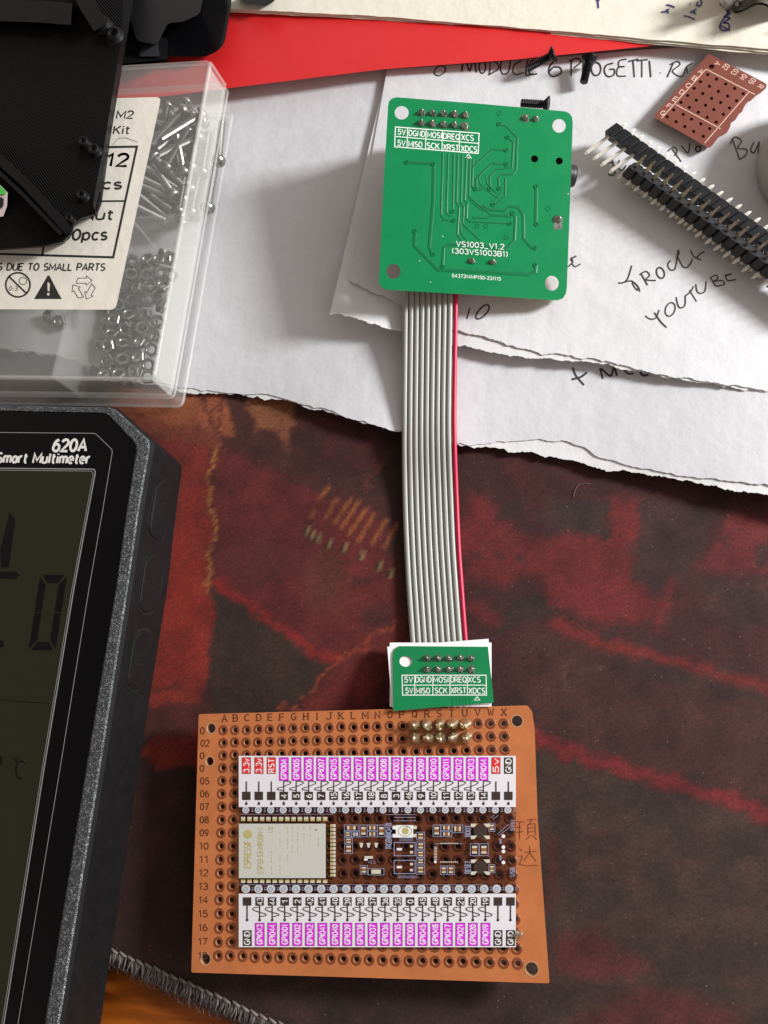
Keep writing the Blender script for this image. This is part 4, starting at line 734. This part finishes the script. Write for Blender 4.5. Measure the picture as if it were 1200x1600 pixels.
mb = MB(); mb.plate(SS, outl, [circ(*c4([(177, 213)])[0], 10, 20, 8.6)], .03, (0, 1, 1)); mb.build('board', [M['green'], M['fr4']], tG)
mb = MB(); mb.ribbon(SS, c4([(153, 300), (678, 300), (680, 424), (156, 424)]), 1.5, .004, 0, True); mb.ribbon(SS, c4([(155, 362), (678, 362)]), 1.3, .004)
for x in (232, 346, 452, 562): mb.ribbon(SS, c4([(x, 302), (x-1, 423)]), 1.3, .004)
for s_, x, y, w in (('5V', 168, 344, 52), ('DGND', 237, 344, 98), ('MOSI', 350, 344, 92), ('DREQ', 456, 344, 98), ('XCS', 566, 344, 76), ('5V', 174, 413, 46), ('MISO', 240, 413, 86), ('SCK', 358, 412, 76), ('XRST', 458, 412, 94), ('XDCS', 570, 414, 100)): mb.text(SS, s_, c4([(x, y)])[0], (w/4, 0), (0, -33/4), .004, bold=.016)
mb.ribbon(SS, c4([(605, 455), (622, 434), (640, 456)]), 1.4, .004, 0, True); mb.ribbon(SS, c4([(605, 455), (640, 456)]), 1.4, .004)
mb.build('printed_lettering', M['silk'], tG)
mb = MB()
for x in (465, 490, 512, 530, 548, 572): mb.ribbon(SS, c4([(x, 428), (x+6, 490)]), .9, .003)
mb.build('copper_traces', M['trace'], tG)
for i, q in enumerate([(310, 194), (378, 194), (446, 196), (516, 194), (583, 196), (312, 264), (380, 264), (448, 264), (518, 264), (588, 264)]):
    x, y = c4([q])[0]; mb = MB(); mb.flat(SS, circ(x, y, 6, 14) if i < 9 else rect(x-5.5, y-6.2, x+5, y+6.4), .003); joint(mb, SS(x, y, .003), SS.n, .072, .1, 90+i); mb.build('solder_joint', M['dullsolder'], tG)

# ------------------------------------------------------------------ small red-brown board
zq = .56; SQ = lv(zq); c7 = crop(1020, 60, 6.667)
tQ = thing('perforated_board', 'small red brown perforated board piece with a broken edge on the card', 'circuit board', P(1110, 160, .4))
outl = c7([(570, 172), (590, 162), (1165, 462), (1188, 482), (1178, 520), (1120, 570), (1075, 598), (1040, 630), (1020, 650), (985, 665), (950, 715), (930, 765), (895, 790), (860, 850), (815, 880), (800, 935), (770, 985), (720, 1015), (690, 1018), (670, 1050), (640, 1090), (600, 1135), (575, 1140), (300, 980), (15, 825), (12, 805)])
hq = []
for r in range(7):
    for k in range(5): hq.append((570+93*k-70*r+random.uniform(-4, 4), 375+50*k+73.5*r+random.uniform(-4, 4)))
hh = [circ(*c7([q])[0], 2.7, 10, 2.5) for q in hq]+[circ(*c7([(612, 293)])[0], 4.3, 12, 3.2)]
mb = MB(); mb.plate(SQ, outl, hh, .16, (0, 0, 1)); mb.plate(SQ, outl[:1]+[(x*.97+.03*1110, y*.97+.03*160) for x, y in outl[1:]], [], .01, (1, 1, 1), o=-.05); mb.build('board', [M['phen'], M['phenhole']], tQ)
mb = MB()
for a_ in ([(555, 320), (90, 832)], [(555, 320), (1065, 585)], [(1000, 560), (540, 1090)], [(237, 687), (705, 942)]): mb.ribbon(SQ, c7(a_), 1.3)
for k, ch in enumerate('ABCDEFG'):
    x, y = 480-66*k, 345+72*k; e = (.72, .38)
    mb.text(SQ, ch, c7([(x-28*e[0]+8, y-28*e[1]+20)])[0], (48/6.667*e[0], 48/6.667*e[1]), (50/6.667*.62, -50/6.667*.75), bold=.02)
for s_, x, y in (('A', 675, 262), ('02', 762, 296), ('03', 855, 350), ('04', 942, 405), ('05', 1036, 446), ('R', 1122, 500)):
    x, y = c7([(x, y)])[0]; w = 10 if len(s_) > 1 else 5.5; d = (-.62, .68); q = (.80*8.5, .43*8.5)
    mb.text(SQ, s_, (x-d[0]*w/2-q[0]/2, y-d[1]*w/2-q[1]/2), (d[0]*w, d[1]*w), q, bold=.012)
mb.build('printed_lettering', M['pinkprint'], tQ)

# ------------------------------------------------------------------ pin headers
def pin_header(a0, step, n, z, updir, downdir, lu, ld, zu, zd, label, half, gr, pm='gold'):
    A0 = np.array(P(a0[0], a0[1], z)); A1 = np.array(P(a0[0]+step[0]*n, a0[1]+step[1]*n, z)); d = (A1-A0)/np.linalg.norm(A1-A0); pitch = .254
    n_ = n
    u2 = P(a0[0]+updir[0], a0[1]+updir[1], z)-A0; u2 /= np.linalg.norm(u2); w2 = P(a0[0]+downdir[0], a0[1]+downdir[1], z)-A0; w2 /= np.linalg.norm(w2)
    uu = Vector(u2)*lu+Vector((0, 0, zu)); ww = Vector(w2)*ld+Vector((0, 0, zd)); pd = (uu-ww).normalized(); dd = Vector(d); t3 = pd.cross(dd).normalized(); pd = dd.cross(t3).normalized() if False else pd
    t = thing('pin_header', label, 'pin header', (A0[0], A0[1], .35), gr); mb = MB()
    for i in range(n_):                          # a row of eight-sided segments
        c = Vector(A0)+dd*(i*pitch); h = .124; ch = .035; pr_ = [(-h, -h+ch), (-h+ch, -h), (h-ch, -h), (h, -h+ch), (h, h-ch), (h-ch, h), (-h+ch, h), (-h, h-ch)]
        # cross-section in the plane of the strip so that notches show between segments
        e1_, e2_ = dd, t3; bx = [c+e1_*p[0]*1.02+e2_*p[1]*1.3-pd*half for p in pr_]; tx = [c+e1_*p[0]*1.02+e2_*p[1]*1.3+pd*half for p in pr_]
        mb.add(bx+tx, [list(range(8))[::-1], list(range(8, 16))]+[[k, (k+1) % 8, 8+(k+1) % 8, 8+k] for k in range(8)])
    mb.build('housing', M['header'], t)
    for i in range(n_):
        c = Vector(A0)+dd*(i*pitch); jit = Vector((random.uniform(-.012, .012), random.uniform(-.012, .012), random.uniform(-.01, .01)))
        mb = MB(); p0, p1 = c+ww+jit, c+uu; ax = (p1-p0); L = ax.length/2; ax.normalize(); s = .031
        ee1 = dd*s; ee2 = ax.cross(dd).normalized()*s
        ring = lambda q, k: [q+ee1*k*i_+ee2*k*j_ for i_, j_ in ((-1, -1), (1, -1), (1, 1), (-1, 1))]
        R_ = [ring(p0, .45), ring(p0+ax*.07, 1), ring(p1-ax*.07, 1), ring(p1, .45)]; vs = sum(R_, [])
        mb.add(vs, [[3, 2, 1, 0], [12, 13, 14, 15]]+[[r*4+k, r*4+(k+1) % 4, r*4+4+(k+1) % 4, r*4+4+k] for r in range(3) for k in range(4)]); mb.build('pin', M[pm], t)
    return t
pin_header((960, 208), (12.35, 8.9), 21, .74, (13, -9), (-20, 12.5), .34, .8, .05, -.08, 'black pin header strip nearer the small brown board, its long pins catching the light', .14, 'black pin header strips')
pin_header((988, 268), (12.6, 8.9), 21, .74, (10, -3), (-10, 4), .24, .2, .44, -.3, 'black pin header strip nearer the handwriting, its lower pins in shadow', .14, 'black pin header strips', 'shadepin')

# ------------------------------------------------------------------ black countersunk screws
def screw(tip, head, z, zh, label, r=.1, hr=.19):
    a_, b_ = Vector(P(*tip, z)), Vector(P(*head, zh)); ax = (b_-a_); L = ax.length; ax.normalize()
    t = thing('black_screw', label, 'screw', (a_+b_)/2-Vector((0, 0, r)), 'loose black screws')
    prof = [(.0005, 0), (r*.8, .0)]; h = .02
    while h < L-.14: prof += [(r, h), (r*.82, h+.022)]; h += .044
    prof += [(r*.9, L-.12)]
    mb = MB(); mb.lathe(a_, ax, prof, 14, smooth=False); mb.build('shaft', M['blackscrew'], t)
    mb = MB(); mb.lathe(a_, ax, [(r*.95, L-.12), (r*1.1, L-.1), (hr, L-.02), (hr, L), (hr*.9, L+.012), (.06, L+.012), (.055, L-.04), (.0005, L-.04)], 20); mb.build('head', M['blackscrew'], t)
screw((823, 108), (866, 84), .52, .74, 'black screw lying tilted with its head on the red sheet edge'); screw((912, 129), (921, 90), .5, .6, 'black screw pointing down the page right of the tilted screw'); screw((814, 161), (857, 163.5), .5, .53, 'black screw lying along the top edge of the green board')

# ------------------------------------------------------------------ grey round container at the right edge
tg = MB(); c = P(1299, 262, .4); Rr = np.linalg.norm(P(1180, 262, .55)-P(1299, 262, .55)); tg.lathe((c[0], c[1], .36), (0, 0, 1), [(Rr*.97, 0), (Rr, .06), (Rr*1.01, .5), (Rr*.985, .66), (Rr*.95, .74), (Rr*.9, .78), (Rr*.5, .8), (.001, .8)], 64)
tag(tg.build('round_container', M['roll']), 'rounded pale grey plastic container cut off by the right edge', 'container')

# ------------------------------------------------------------------ clear parts box with label
ZT, ZL, ZB = 1.72, .9, .2
tX = thing('parts_box', 'clear plastic parts box with a white label and metal hardware inside', 'storage box', P(150, 400, ZB))
def shell(loops, mb, m=0):
    """loops: rings of world points joined by walls"""
    for a_, b_ in zip(loops[:-1], loops[1:]): L = len(a_); mb.add(list(a_)+list(b_), [[i, (i+1) % L, L+(i+1) % L, L+i] for i in range(L)], m, False)
lidq = [(-140, 126), (329, 98), (240, 593), (-330, 585)]
lipq = [(-118, 160), (352, 133), (267, 617), (-300, 609)]
basq = [(-105, 195), (364, 176), (285, 635), (-280, 627)]
ring = lambda q, z, r: [P(x, y, z) for x, y in rounded(q, r)]
lid = MB(); top = rounded(lidq, 9); lid.plate(lv(ZT), top, [], .09, (0, 0, 0)); lid.build('lid', M['clear'], tX); lid = MB()
shell([ring(lidq, ZT-.02, 9), ring(lipq, ZL, 9)], lid); shell([ring([(x*.985+4, y*.985+4) for x, y in lidq], ZT-.1, 9), ring([(x*.985+4, y*.985+5) for x, y in lipq], ZL, 9)], lid)
lid.build('lid_wall', M['frost'], tX)
ed = MB()
for q, z, r in ((lidq, ZT, .055), (lipq, ZL, .05)):
    p = ring(q, z-.02, 9); ed.tube(p+[p[0]], r, 8, cap=False)
for q, z in ((lidq, ZT), ): 
    for i in (1, 2): ed.tube([P(*lidq[i], ZT-.03), P(*lipq[i], ZL)], .04, 6)
ed.build('lid_rim', M['clearedge'], tX)
base = MB(); shell([ring(lipq, ZL-.02, 9), ring(basq, ZB, 9)], base); base.plate(lv(ZB+.06), rounded([(x-2, y-2) for x, y in basq], 9), [], .05)
base.build('base', M['clear'], tX)
ed = MB(); p = ring(basq, ZB+.02, 9); ed.tube(p+[p[0]], .04, 6, cap=False)
q = [(x, y) for x, y in lipq]; p = ring([(x+5, y+5) for x, y in q], ZL-.12, 9); ed.tube(p+[p[0]], .03, 6, cap=False); ed.build('base_rim', M['clearedge'], tX)
for (a_, b_) in (((205, 341), (287, 335)), ((82, 590), (120, 430)), ((-200, 350), (205, 341))):    # upright dividers
    mb = MB(); p0, p1 = P(*a_, ZT-.15), P(*b_, ZT-.15); dz = np.array([0, 0, ZT-.15-ZB-.1]); nn = np.array([-(p1-p0)[1], (p1-p0)[0], 0]); nn = nn/np.linalg.norm(nn)*.035
    mb.box((p0+p1)/2-dz/2, (p1-p0)/2, nn, dz/2); mb.build('divider', M['divider'], tX)
SLb = lv(ZT+.012); lab = MB()
lab.plate(SLb, rounded([(-250, 165), (252, 151.5), (180.5, 484), (-290, 482)], [4, 9, 9, 4]), [], .01); lo = lab.build('label_sticker', M['label'], tX)
lt = MB(); sl = (-.215, 1)
def ltxt(s_, x, y, w, h, bold=.01, slope=-.008): lt.text(SLb, s_, (x, y), (w, w*slope), (h*.19, -h), bold=bold)
ltxt('M2', 182, 185, 25, 11.5, .022); ltxt('Kit', 177, 209, 24, 12, .018); ltxt('12', 167, 259.5, 31, 19, .032); ltxt('12', 167, 259.5, 31, 19, .032); ltxt('pcs', 141, 295, 48, 14, .035); ltxt('Nut', 130, 343, 45, 15, .028); ltxt('100pcs', 86, 375, 80, 16, .028)
ltxt('S DUE TO SMALL PARTS', -4, 422, 167, 10.5, .026, .0035); ltxt('CHOKING HAZARD', -135, 421, 126, 10.5, .026, .0035)
for q, w in (([(100, 231), (214, 229), (177, 402), (-60, 395)], 3.4), ([(80, 315), (194, 314)], 2.6), ([(80, 300), (66, 400)], 3)): lt.ribbon(SLb, q, w)
lt.ribbon(SLb, [(176, 226), (183, 217), (196, 215), (215, 222)], .6)
def sym(cx, cy): 
    lt.ribbon(SLb, circ(cx, cy, 19, 26), 2.6, closed=True); lt.ribbon(SLb, [(cx-14, cy-13), (cx+14, cy+14)], 2.6); lt.text(SLb, '0-3', (cx-14, cy+9), (13, 0), (1, -6.5)); lt.ribbon(SLb, circ(cx+8, cy-6, 6, 14), 1, closed=True)
sym(28, 445)
ox, oy = 75, 449
lt.ribbon(SLb, [(ox, oy-15), (ox+18, oy+16), (ox-18, oy+16)], 5, closed=True)
lt.plate(SLb, [(ox+2, oy-19), (ox+20.5, oy+17.5), (ox-20, oy+17)], [[(ox-1, oy-8), (ox+3.6, oy-8), (ox+2.6, oy+6), (ox-.4, oy+6)], circ(ox+.6, oy+10.5, 2.3, 10)], .003, o=.006)
for k in range(3):                               # recycling arrows
    t = math.radians(-90+120*k); cx, cy = 131+11*math.cos(t), 450+11*math.sin(t); d = (math.cos(t+math.pi/2), math.sin(t+math.pi/2)); nn = (math.cos(t), math.sin(t))
    q = [(cx+d[0]*a_+nn[0]*b_, cy+d[1]*a_+nn[1]*b_) for a_, b_ in ((-12, -3.5), (4, -3.5), (4, -7), (13, 1), (4, 8), (4, 4.5), (-9, 4.5))]; lt.ribbon(SLb, q, 1., closed=True)
lt.build('printed_lettering', M['labelink'], lo)

# nuts and screws under the lid: each one its own object
def nut_mesh():
    mb = MB(); n_ = 6; o6 = lambda r, z: [(r*math.cos(math.pi/3*k), r*math.sin(math.pi/3*k), z) for k in range(6)]
    R_, h = .19, .075; ro = [o6(R_*.9, -h), o6(R_, -h*.7), o6(R_, h*.7), o6(R_*.9, h)]
    vs = sum(ro, []); mb.add(vs, [[r*6+k, r*6+(k+1) % 6, r*6+6+(k+1) % 6, r*6+6+k] for r in range(3) for k in range(6)])
    c12 = lambda r, z: [(r*math.cos(math.pi/6*k), r*math.sin(math.pi/6*k), z) for k in range(12)]
    for z in (h, -h):
        vs = o6(R_*.9, z)+c12(.115, z); fs = []
        for k in range(6): fs += [[k, 6+2*k, 6+(2*k+1) % 12], [k, 6+(2*k+1) % 12, (k+1) % 6], [(k+1) % 6, 6+(2*k+1) % 12, 6+(2*k+2) % 12]]
        mb.add(vs, fs)
    rr = [c12(.115, h), c12(.095, h*.75), c12(.095, -h*.75), c12(.115, -h)]; vs = sum(rr, []); mb.add(vs, [[r*12+k, r*12+(k+1) % 12, r*12+12+(k+1) % 12, r*12+12+k] for r in range(3) for k in range(12)], 0, True)
    return mb
nut0 = nut_mesh().build('hex_nut', M['steel'], recalc=True, origin=(0, 0, 0)); tag(nut0, 'small bright steel hex nut in the nut heap of the clear box', 'nut', 'steel nuts in the parts box')
cn = crop(0, 330, 3)
npos = [(620, 235), (690, 230), (742, 232), (795, 222), (615, 297), (690, 300), (757, 290), (800, 300), (575, 355), (640, 362), (703, 350), (765, 352), (555, 438), (622, 418), (695, 416), (755, 418), (535, 510), (605, 487), (682, 492), (740, 520), (522, 578), (590, 553), (667, 550), (722, 588), (510, 632), (580, 622), (655, 616), (712, 650), (503, 702), (575, 696), (648, 688), (697, 722), (488, 770), (557, 765), (632, 752), (692, 775), (230, 495), (280, 520)]
first = True
for i, q in enumerate(npos):
    x, y = cn([q])[0]; z = .62+.12*random.random()
    if i >= 36: z = .36
    o = nut0 if first else nut0.copy()
    if not first: COL.objects.link(o)
    first = False; o.location = P(x, y, z); o.rotation_euler = (random.uniform(-.45, .45), random.uniform(-.45, .45), random.uniform(0, 1.05))
for i in range(46):                              # lower layer of the heap, some of it seen through the walls
    f = random.random(); x = 265-72*f+random.uniform(-100+60*f, 18); y = 405+180*f+random.uniform(-12, 12)
    o = nut0.copy(); COL.objects.link(o); o.location = P(x, y, .36+.1*random.random()); o.rotation_euler = (random.uniform(-.8, .8), random.uniform(-.8, .8), random.uniform(0, 1.05))
def machine_screw():
    root = thing('steel_screw', 'x', 'screw', (0, 0, 0), 'steel screws in the parts box'); mb = MB(); r = .098; prof = [(.001, -.6), (r*.85, -.6)]; h = -.58
    while h < .55: prof += [(r, h), (r*.86, h+.02)]; h += .04
    mb.lathe((0, 0, 0), (1, 0, 0), prof+[(r*.9, .58)], 12, smooth=False); mb.build('shaft', M['steel'], root)
    mb = MB(); mb.lathe((0, 0, 0), (1, 0, 0), [(r, .57), (.19, .58), (.19, .63), (.17, .7), (.12, .74), (.07, .74), (.06, .69), (.001, .69)], 16); mb.build('head', M['steel'], root); return root
sc0 = machine_screw(); c8 = crop(160, 90, 5.45); first = True
SP = [((520, 690), (835, 495)), ((490, 835), (800, 690)), ((440, 725), (665, 470)), ((690, 1090), (465, 870)), ((620, 1105), (380, 945)), ((575, 1140), (360, 1040)), ((540, 1180), (340, 1095)), ((440, 1195), (650, 1345)), ((520, 1340), (330, 1190)), ((440, 1345), (310, 1280)), ((640, 700), (685, 945)), ((690, 690), (590, 860)), ((790, 690), (765, 860)), ((420, 900), (610, 1180)), ((700, 1000), (655, 1275)), ((560, 640), (800, 560)), ((500, 760), (760, 560)), ((740, 900), (690, 1180)), ((600, 900), (730, 1100)), ((560, 1250), (400, 1120)), ((480, 560), (700, 620)), ((1020, 520), (985, 900)), ((955, 950), (900, 1260)), ((905, 620), (845, 1000)), ((820, 1000), (760, 1290))]
for _ in range(52):
    f_ = random.random(); x_ = 660-190*f_+random.uniform(-150, 60); y_ = 560+600*f_; t_ = random.uniform(-1.4, 1.4); SP.append(((x_-110*math.cos(t_), y_-110*math.sin(t_)), (x_+110*math.cos(t_), y_+110*math.sin(t_))))
for i, (a_, b_) in enumerate(SP):
    z = .75-.02*(i % 9)+.05*random.random() if i < 17 else .5
    if i in (21, 22): z = .38
    if i > 24: z = random.uniform(.36, .52)
    pa_, pb_ = Vector(P(*c8([a_])[0], z)), Vector(P(*c8([b_])[0], z+.06)); o = sc0 if first else copy_tree(sc0); first = False
    o.location = (pa_+pb_)/2; o.rotation_euler = (pb_-pa_).to_track_quat('X', 'Z').to_euler(); o['label'] = 'bright steel machine screw in the screw heap at the back of the clear box'

# ------------------------------------------------------------------ multimeter
ZM = 1.65
tM = thing('multimeter', 'black handheld multimeter with a large dark display and glittering side band', 'multimeter', P(60, 1100, 0))
outer = [(-420, 625), (178, 637), (236, 690), (217, 800), (200, 920), (157, 1200), (93, 1600), (62, 1800), (-520, 1800)]
inner = [(-420, 634), (166, 646), (212.5, 696), (196, 800), (179.5, 920), (133, 1200), (68, 1600), (36, 1800), (-520, 1800)]
foot = [(-400, 628), (190, 642), (285, 727), (275, 800), (261.5, 920), (216, 1200), (157, 1600), (127, 1800), (-500, 1800)]
mid = [(-420, 625), (181, 637), (243, 691), (224, 800), (207, 920), (164, 1200), (100, 1600), (69, 1800), (-520, 1800)]
rw = lambda q, z: [P(x, y, z) for x, y in rounded(q, [0, 9, 9, 0, 0, 0, 0, 0, 0])]
mb = MB(); shell([rw(outer, ZM-.01), rw(mid, ZM-.06), rw(foot, .12), rw([(x-5, y-4) for x, y in foot], .0)], mb); mb.add(rw(outer, ZM-.02), [list(range(len(rw(outer, 0))))]); mb.build('body', M['mmbody'], tM)
mb = MB(); shell([rw(outer, ZM-.005), rw([(a_[0]*.85+b_[0]*.15, a_[1]*.85+b_[1]*.15) for a_, b_ in zip(outer, inner)], ZM+.03), rw([(a_[0]*.15+b_[0]*.85, a_[1]*.15+b_[1]*.85) for a_, b_ in zip(outer, inner)], ZM+.03), rw(inner, ZM-.03)], mb); mb.build('bezel_band', M['mmglit'], tM)
SMf = lv(ZM+.0); mb = MB(); mb.flat(SMf, [(x, y) for x, y in rounded([(a_[0]+1.5, a_[1]-1.5) for a_ in inner], [0, 9, 9, 0, 0, 0, 0, 0, 0])], 0); mb.build('face_panel', M['mmface'], tM)
mb = MB(); il = [(-420, 672), (147, 677), (151, 679), (174.5, 702), (175.5, 706), (160, 800), (139, 920), (94, 1200), (28, 1600), (-5, 1800)]
mb.ribbon(SMf, il, .9, .004); sc_l = rounded([(-420, 728), (150, 733), (115.5, 920), (69, 1200), (6, 1600), (-26, 1800)], [0, 7, 0, 0, 0, 0]); mb.ribbon(SMf, sc_l, 1.6, .004); mb.ribbon(SMf, [(x-3.5, y+3) for x, y in sc_l], .8, .005); mb.build('bezel_line', M['mmline'], tM)
scr = [(-420, 728), (148, 734), (115, 920), (68.5, 1200), (5, 1600), (-26, 1800), (-500, 1800)]
mb = MB(); mb.flat(SMf, scr, .002); mb.build('display', M['lcd'], tM)
mb = MB()
def segs(x, y, on, k=1.):                        # seven-segment digit, bottom right corner pixel, slanted like the meter
    def T(u, v): return (x+u*k-v*.155*k, y+v*k)
    S = {'t': [(6, 0), (40, 0), (32, 13), (14, 13)], 'b': [(6, 118), (40, 118), (32, 105), (14, 105)], 'tl': [(2, 3), (13, 16), (13, 58), (2, 59)], 'bl': [(2, 60), (13, 59), (13, 102), (2, 116)], 'tr': [(44, 3), (33, 16), (33, 58), (44, 59)], 'br': [(44, 60), (33, 59), (33, 102), (44, 116)], 'm': [(4, 59), (13, 53), (33, 53), (42, 59), (33, 65), (13, 65)]}
    for s_ in on: mb.flat(SMf, [T(*q) for q in S[s_]], .004)
segs(61, 898, ('t', 'b', 'tl', 'bl', 'tr', 'br')); mb.build('display_digit', M['seg'], tM); mb = MB(); mb.flat(SMf, [(15, 800), (24, 812), (14, 886), (2, 888), (0, 860)], .004); mb.flat(SMf, [(0, 893), (26, 893), (31, 899), (25, 905), (0, 904)], .004); mb.build('display_digit', M['seg'], tM); mb = MB(); mb.flat(SMf, [(-6, 998), (5, 1001), (6, 1010), (-4, 1014)], .004)
mb.ribbon(SMf, [(-200, 1090), (0, 1094), (76, 1099)], 1.1, .004)
mb.ribbon(SMf, circ(25, 1186, 2.6, 10), 1.4, .004, closed=True); mb.ribbon(SMf, smooth([(39, 1193), (33, 1189), (27, 1193), (25, 1205), (28, 1215), (35, 1216)]), 2.4, .004); mb.flat(SMf, [(-3, 1180), (4, 1183), (2, 1196), (-5, 1196)], .004)
mb.build('display_symbol', M['seg'], tM)
mb = MB(); mb.text(SMf, '620A', (82, 705), (52, -.4), (3, -18), .005, bold=.036); mb.text(SMf, 'Smart Multimeter', (-6, 722.5), (145, 1.5), (2.8, -14.5), .005, bold=.034); mb.build('printed_lettering', M['white'], tM)
# buttons lie on the sloping side wall between mid (top) and foot (bottom)
def onside(f, y):
    xt = np.interp(y, [q[1] for q in mid[2:]], [q[0] for q in mid[2:]]); xb = np.interp(y, [q[1] for q in foot[2:]], [q[0] for q in foot[2:]])
    return P(xt, y, ZM-.06)*(1-f)+P(xb, y, .12)*f
nW = np.cross(onside(0, 900)-onside(0, 1000), onside(1, 900)-onside(0, 900)); nW /= np.linalg.norm(nW); nW = nW if nW[0] > 0 else -nW
for y0, y1 in ((748, 842), (864, 958), (984, 1078)):
    mb = MB(); pts = []
    for k in range(28):
        t = 2*math.pi*k/28; a_ = math.cos(t); b_ = math.sin(t); yy = (y0+y1)/2+b_*22+(25 if b_ >= 0 else -25)*min(1, abs(b_)*5); ff = .5+.3*a_; pts.append((ff, yy))
    p0 = [onside(*q)+nW*.001 for q in pts]; cen = np.mean(p0, axis=0); p1 = [p+nW*.028 for p in p0]; p2 = [cen+(p-cen)*.9+nW*.045 for p in p0]; shell([p0, p1, p2], mb); mb.add(p2, [list(range(28))], 0); bo = mb.build('side_button', M['mmbody'], tM)
    mb = MB(); po_ = [cen+(p-cen)*1.06+nW*.003 for p in p0]; shell([po_, [cen+(p-cen)*1.0+nW*.004 for p in p0]], mb); mb.build('button_gap', M['hole'], bo)
    mb = MB()
    for dx in (-8, 0, 8):
        yy = (y0+y1)/2+dx; mb.tube([onside(.42, yy)+nW*.046, onside(.58, yy)+nW*.046], .012, 4)
    mb.build('embossed_mark', M['hole'], bo)

# ------------------------------------------------------------------ black printed frame lying on the parts box
tD = thing('printed_frame', 'black printed plastic frame with screw posts lying over the parts box', 'plastic frame', P(60, 250, ZT+.02))
d0 = ZT+.03; dt = d0+.42
oT = [(-200, -60), (197, -60), (193, 0), (190, 60), (164, 220), (145, 317), (150, 334), (127, 341), (115, 350), (111, 364), (98, 378), (70, 384), (0, 389), (-200, 396)]
oB = [(-200, -60), (215, -60), (208, 0), (198, 62), (172, 220), (159, 318), (152, 336), (128, 344), (116, 353), (113, 366), (100, 381), (72, 386), (0, 391), (-200, 398)]
mb = MB(); T_ = [P(x, y, dt) for x, y in oT]; B_ = [P(x, y, d0) for x, y in oB]; mb.add(T_, [list(range(len(T_)))], 0); shell([T_, B_], mb, 1); mb.add(B_, [list(range(len(B_)))[::-1]], 1); mb.build('panel', [M['dev'], M['devs']], tD)
def bar(pts, w, h, name, z0=dt):
    mb = MB(); p = [Vector(q) for q in pts]; l, r = [], []
    for i in range(len(p)):
        t = (p[min(i+1, len(p)-1)]-p[max(i-1, 0)]).normalized(); nn = Vector((-t.y, t.x))*w/2; l.append(p[i]+nn); r.append(p[i]-nn)
    q = [(v.x, v.y) for v in l]+[(v.x, v.y) for v in reversed(r)]; qi = [(v[0]*.0+v[0], v[1]) for v in q]; mb.plate(lv(z0+h), q, [], h); return mb.build(name, M['devs'], tD)
bar([(-20, 232), (40, 286), (109, 362)], 15, .22, 'diagonal_bar'); bar([(-20, 252), (34, 302), (96, 366)], 6, .3, 'diagonal_bar')
bar([(-60, 14), (60, 18), (112, 22)], 34, .28, 'top_rail'); bar([(118, -30), (138, 10), (158, 42)], 26, .34, 'top_rail')
bar([(150, 330), (157, 300)], 4, .1, 'corner_rib')
for x, y, r in ((134, 226, .13), (150, 238, .14), (131, 309, .13), (163, 42, .2), (180, 58, .2), (112, 345, .1)):
    mb = MB(); p = P(x, y, dt); mb.lathe(p, (0, 0, 1), [(r*1.2, 0), (r, .04), (r, .12), (r*.9, .15), (r*.5, .15), (r*.4, .03), (.001, .03)], 18); mb.build('screw_post', M['devs'], tD)
tL = thing('small_module', 'small green and pinkish component peeking from the left edge on the black frame', 'component', P(-6, 318, dt))
mb = MB(); mb.plate(lv(dt+.42), [(-30, 290), (0, 289), (12, 301), (11, 322), (5, 338), (-30, 343)], [], .4); mb.build('housing', M['ledw'], tL)
mb = MB(); mb.plate(lv(dt+.45), [(-30, 291), (0, 290), (10, 300), (8, 304), (-30, 302)], [], .028); mb.build('green_cap', M['ledg'], tL)
mb = MB(); mb.plate(lv(dt+.44), [(-30, 310), (2, 308), (6, 311), (5, 322), (1, 326), (-30, 328)], [], .018); mb.build('dark_window', M['black'], tL)
tT = thing('smoky_tray', 'smoky dark plastic tray with a rounded corner standing on the red sheet', 'tray', P(280, 30, .6))
so = rounded([(150, -60), (366, -60), (361, 10), (350, 74), (322, 89), (262, 88), (262, 97), (170, 104)], [0, 0, 4, 20, 10, 2, 2, 0])
mb = MB(); mb.plate(lv(.86), so, [], .08); mb.build('floor_plate', M['smoke'], tT)
mb = MB(); mb.plate(lv(1.5), rounded([(205, -60), (330, -60), (312, 22), (286, 34), (262, 36), (246, 70), (214, 64), (200, 20)], 6), [], .6); mb.plate(lv(1.2), rounded([(196, 58), (262, 60), (262, 92), (192, 100)], 3), [], .3); mb.build('moulded_block', M['black'], tT)
mb = MB(); mb.plate(lv(1.26), rounded([(222, 62), (246, 64), (250, 88), (218, 88)], 2), [], .05); mb.build('grey_flap', mat('grey_flap', (58, 58, 60), .4), tT)
mb = MB(); mb.plate(lv(1.6), [(150, -20), (200, -20), (196, 11), (158, 12)], [], .5); tag(mb.build('cardboard_scrap', mat('tan_board', (176, 140, 120), .8, var=.1)), 'tan cardboard corner visible between the black frame and the smoky tray', 'cardboard')
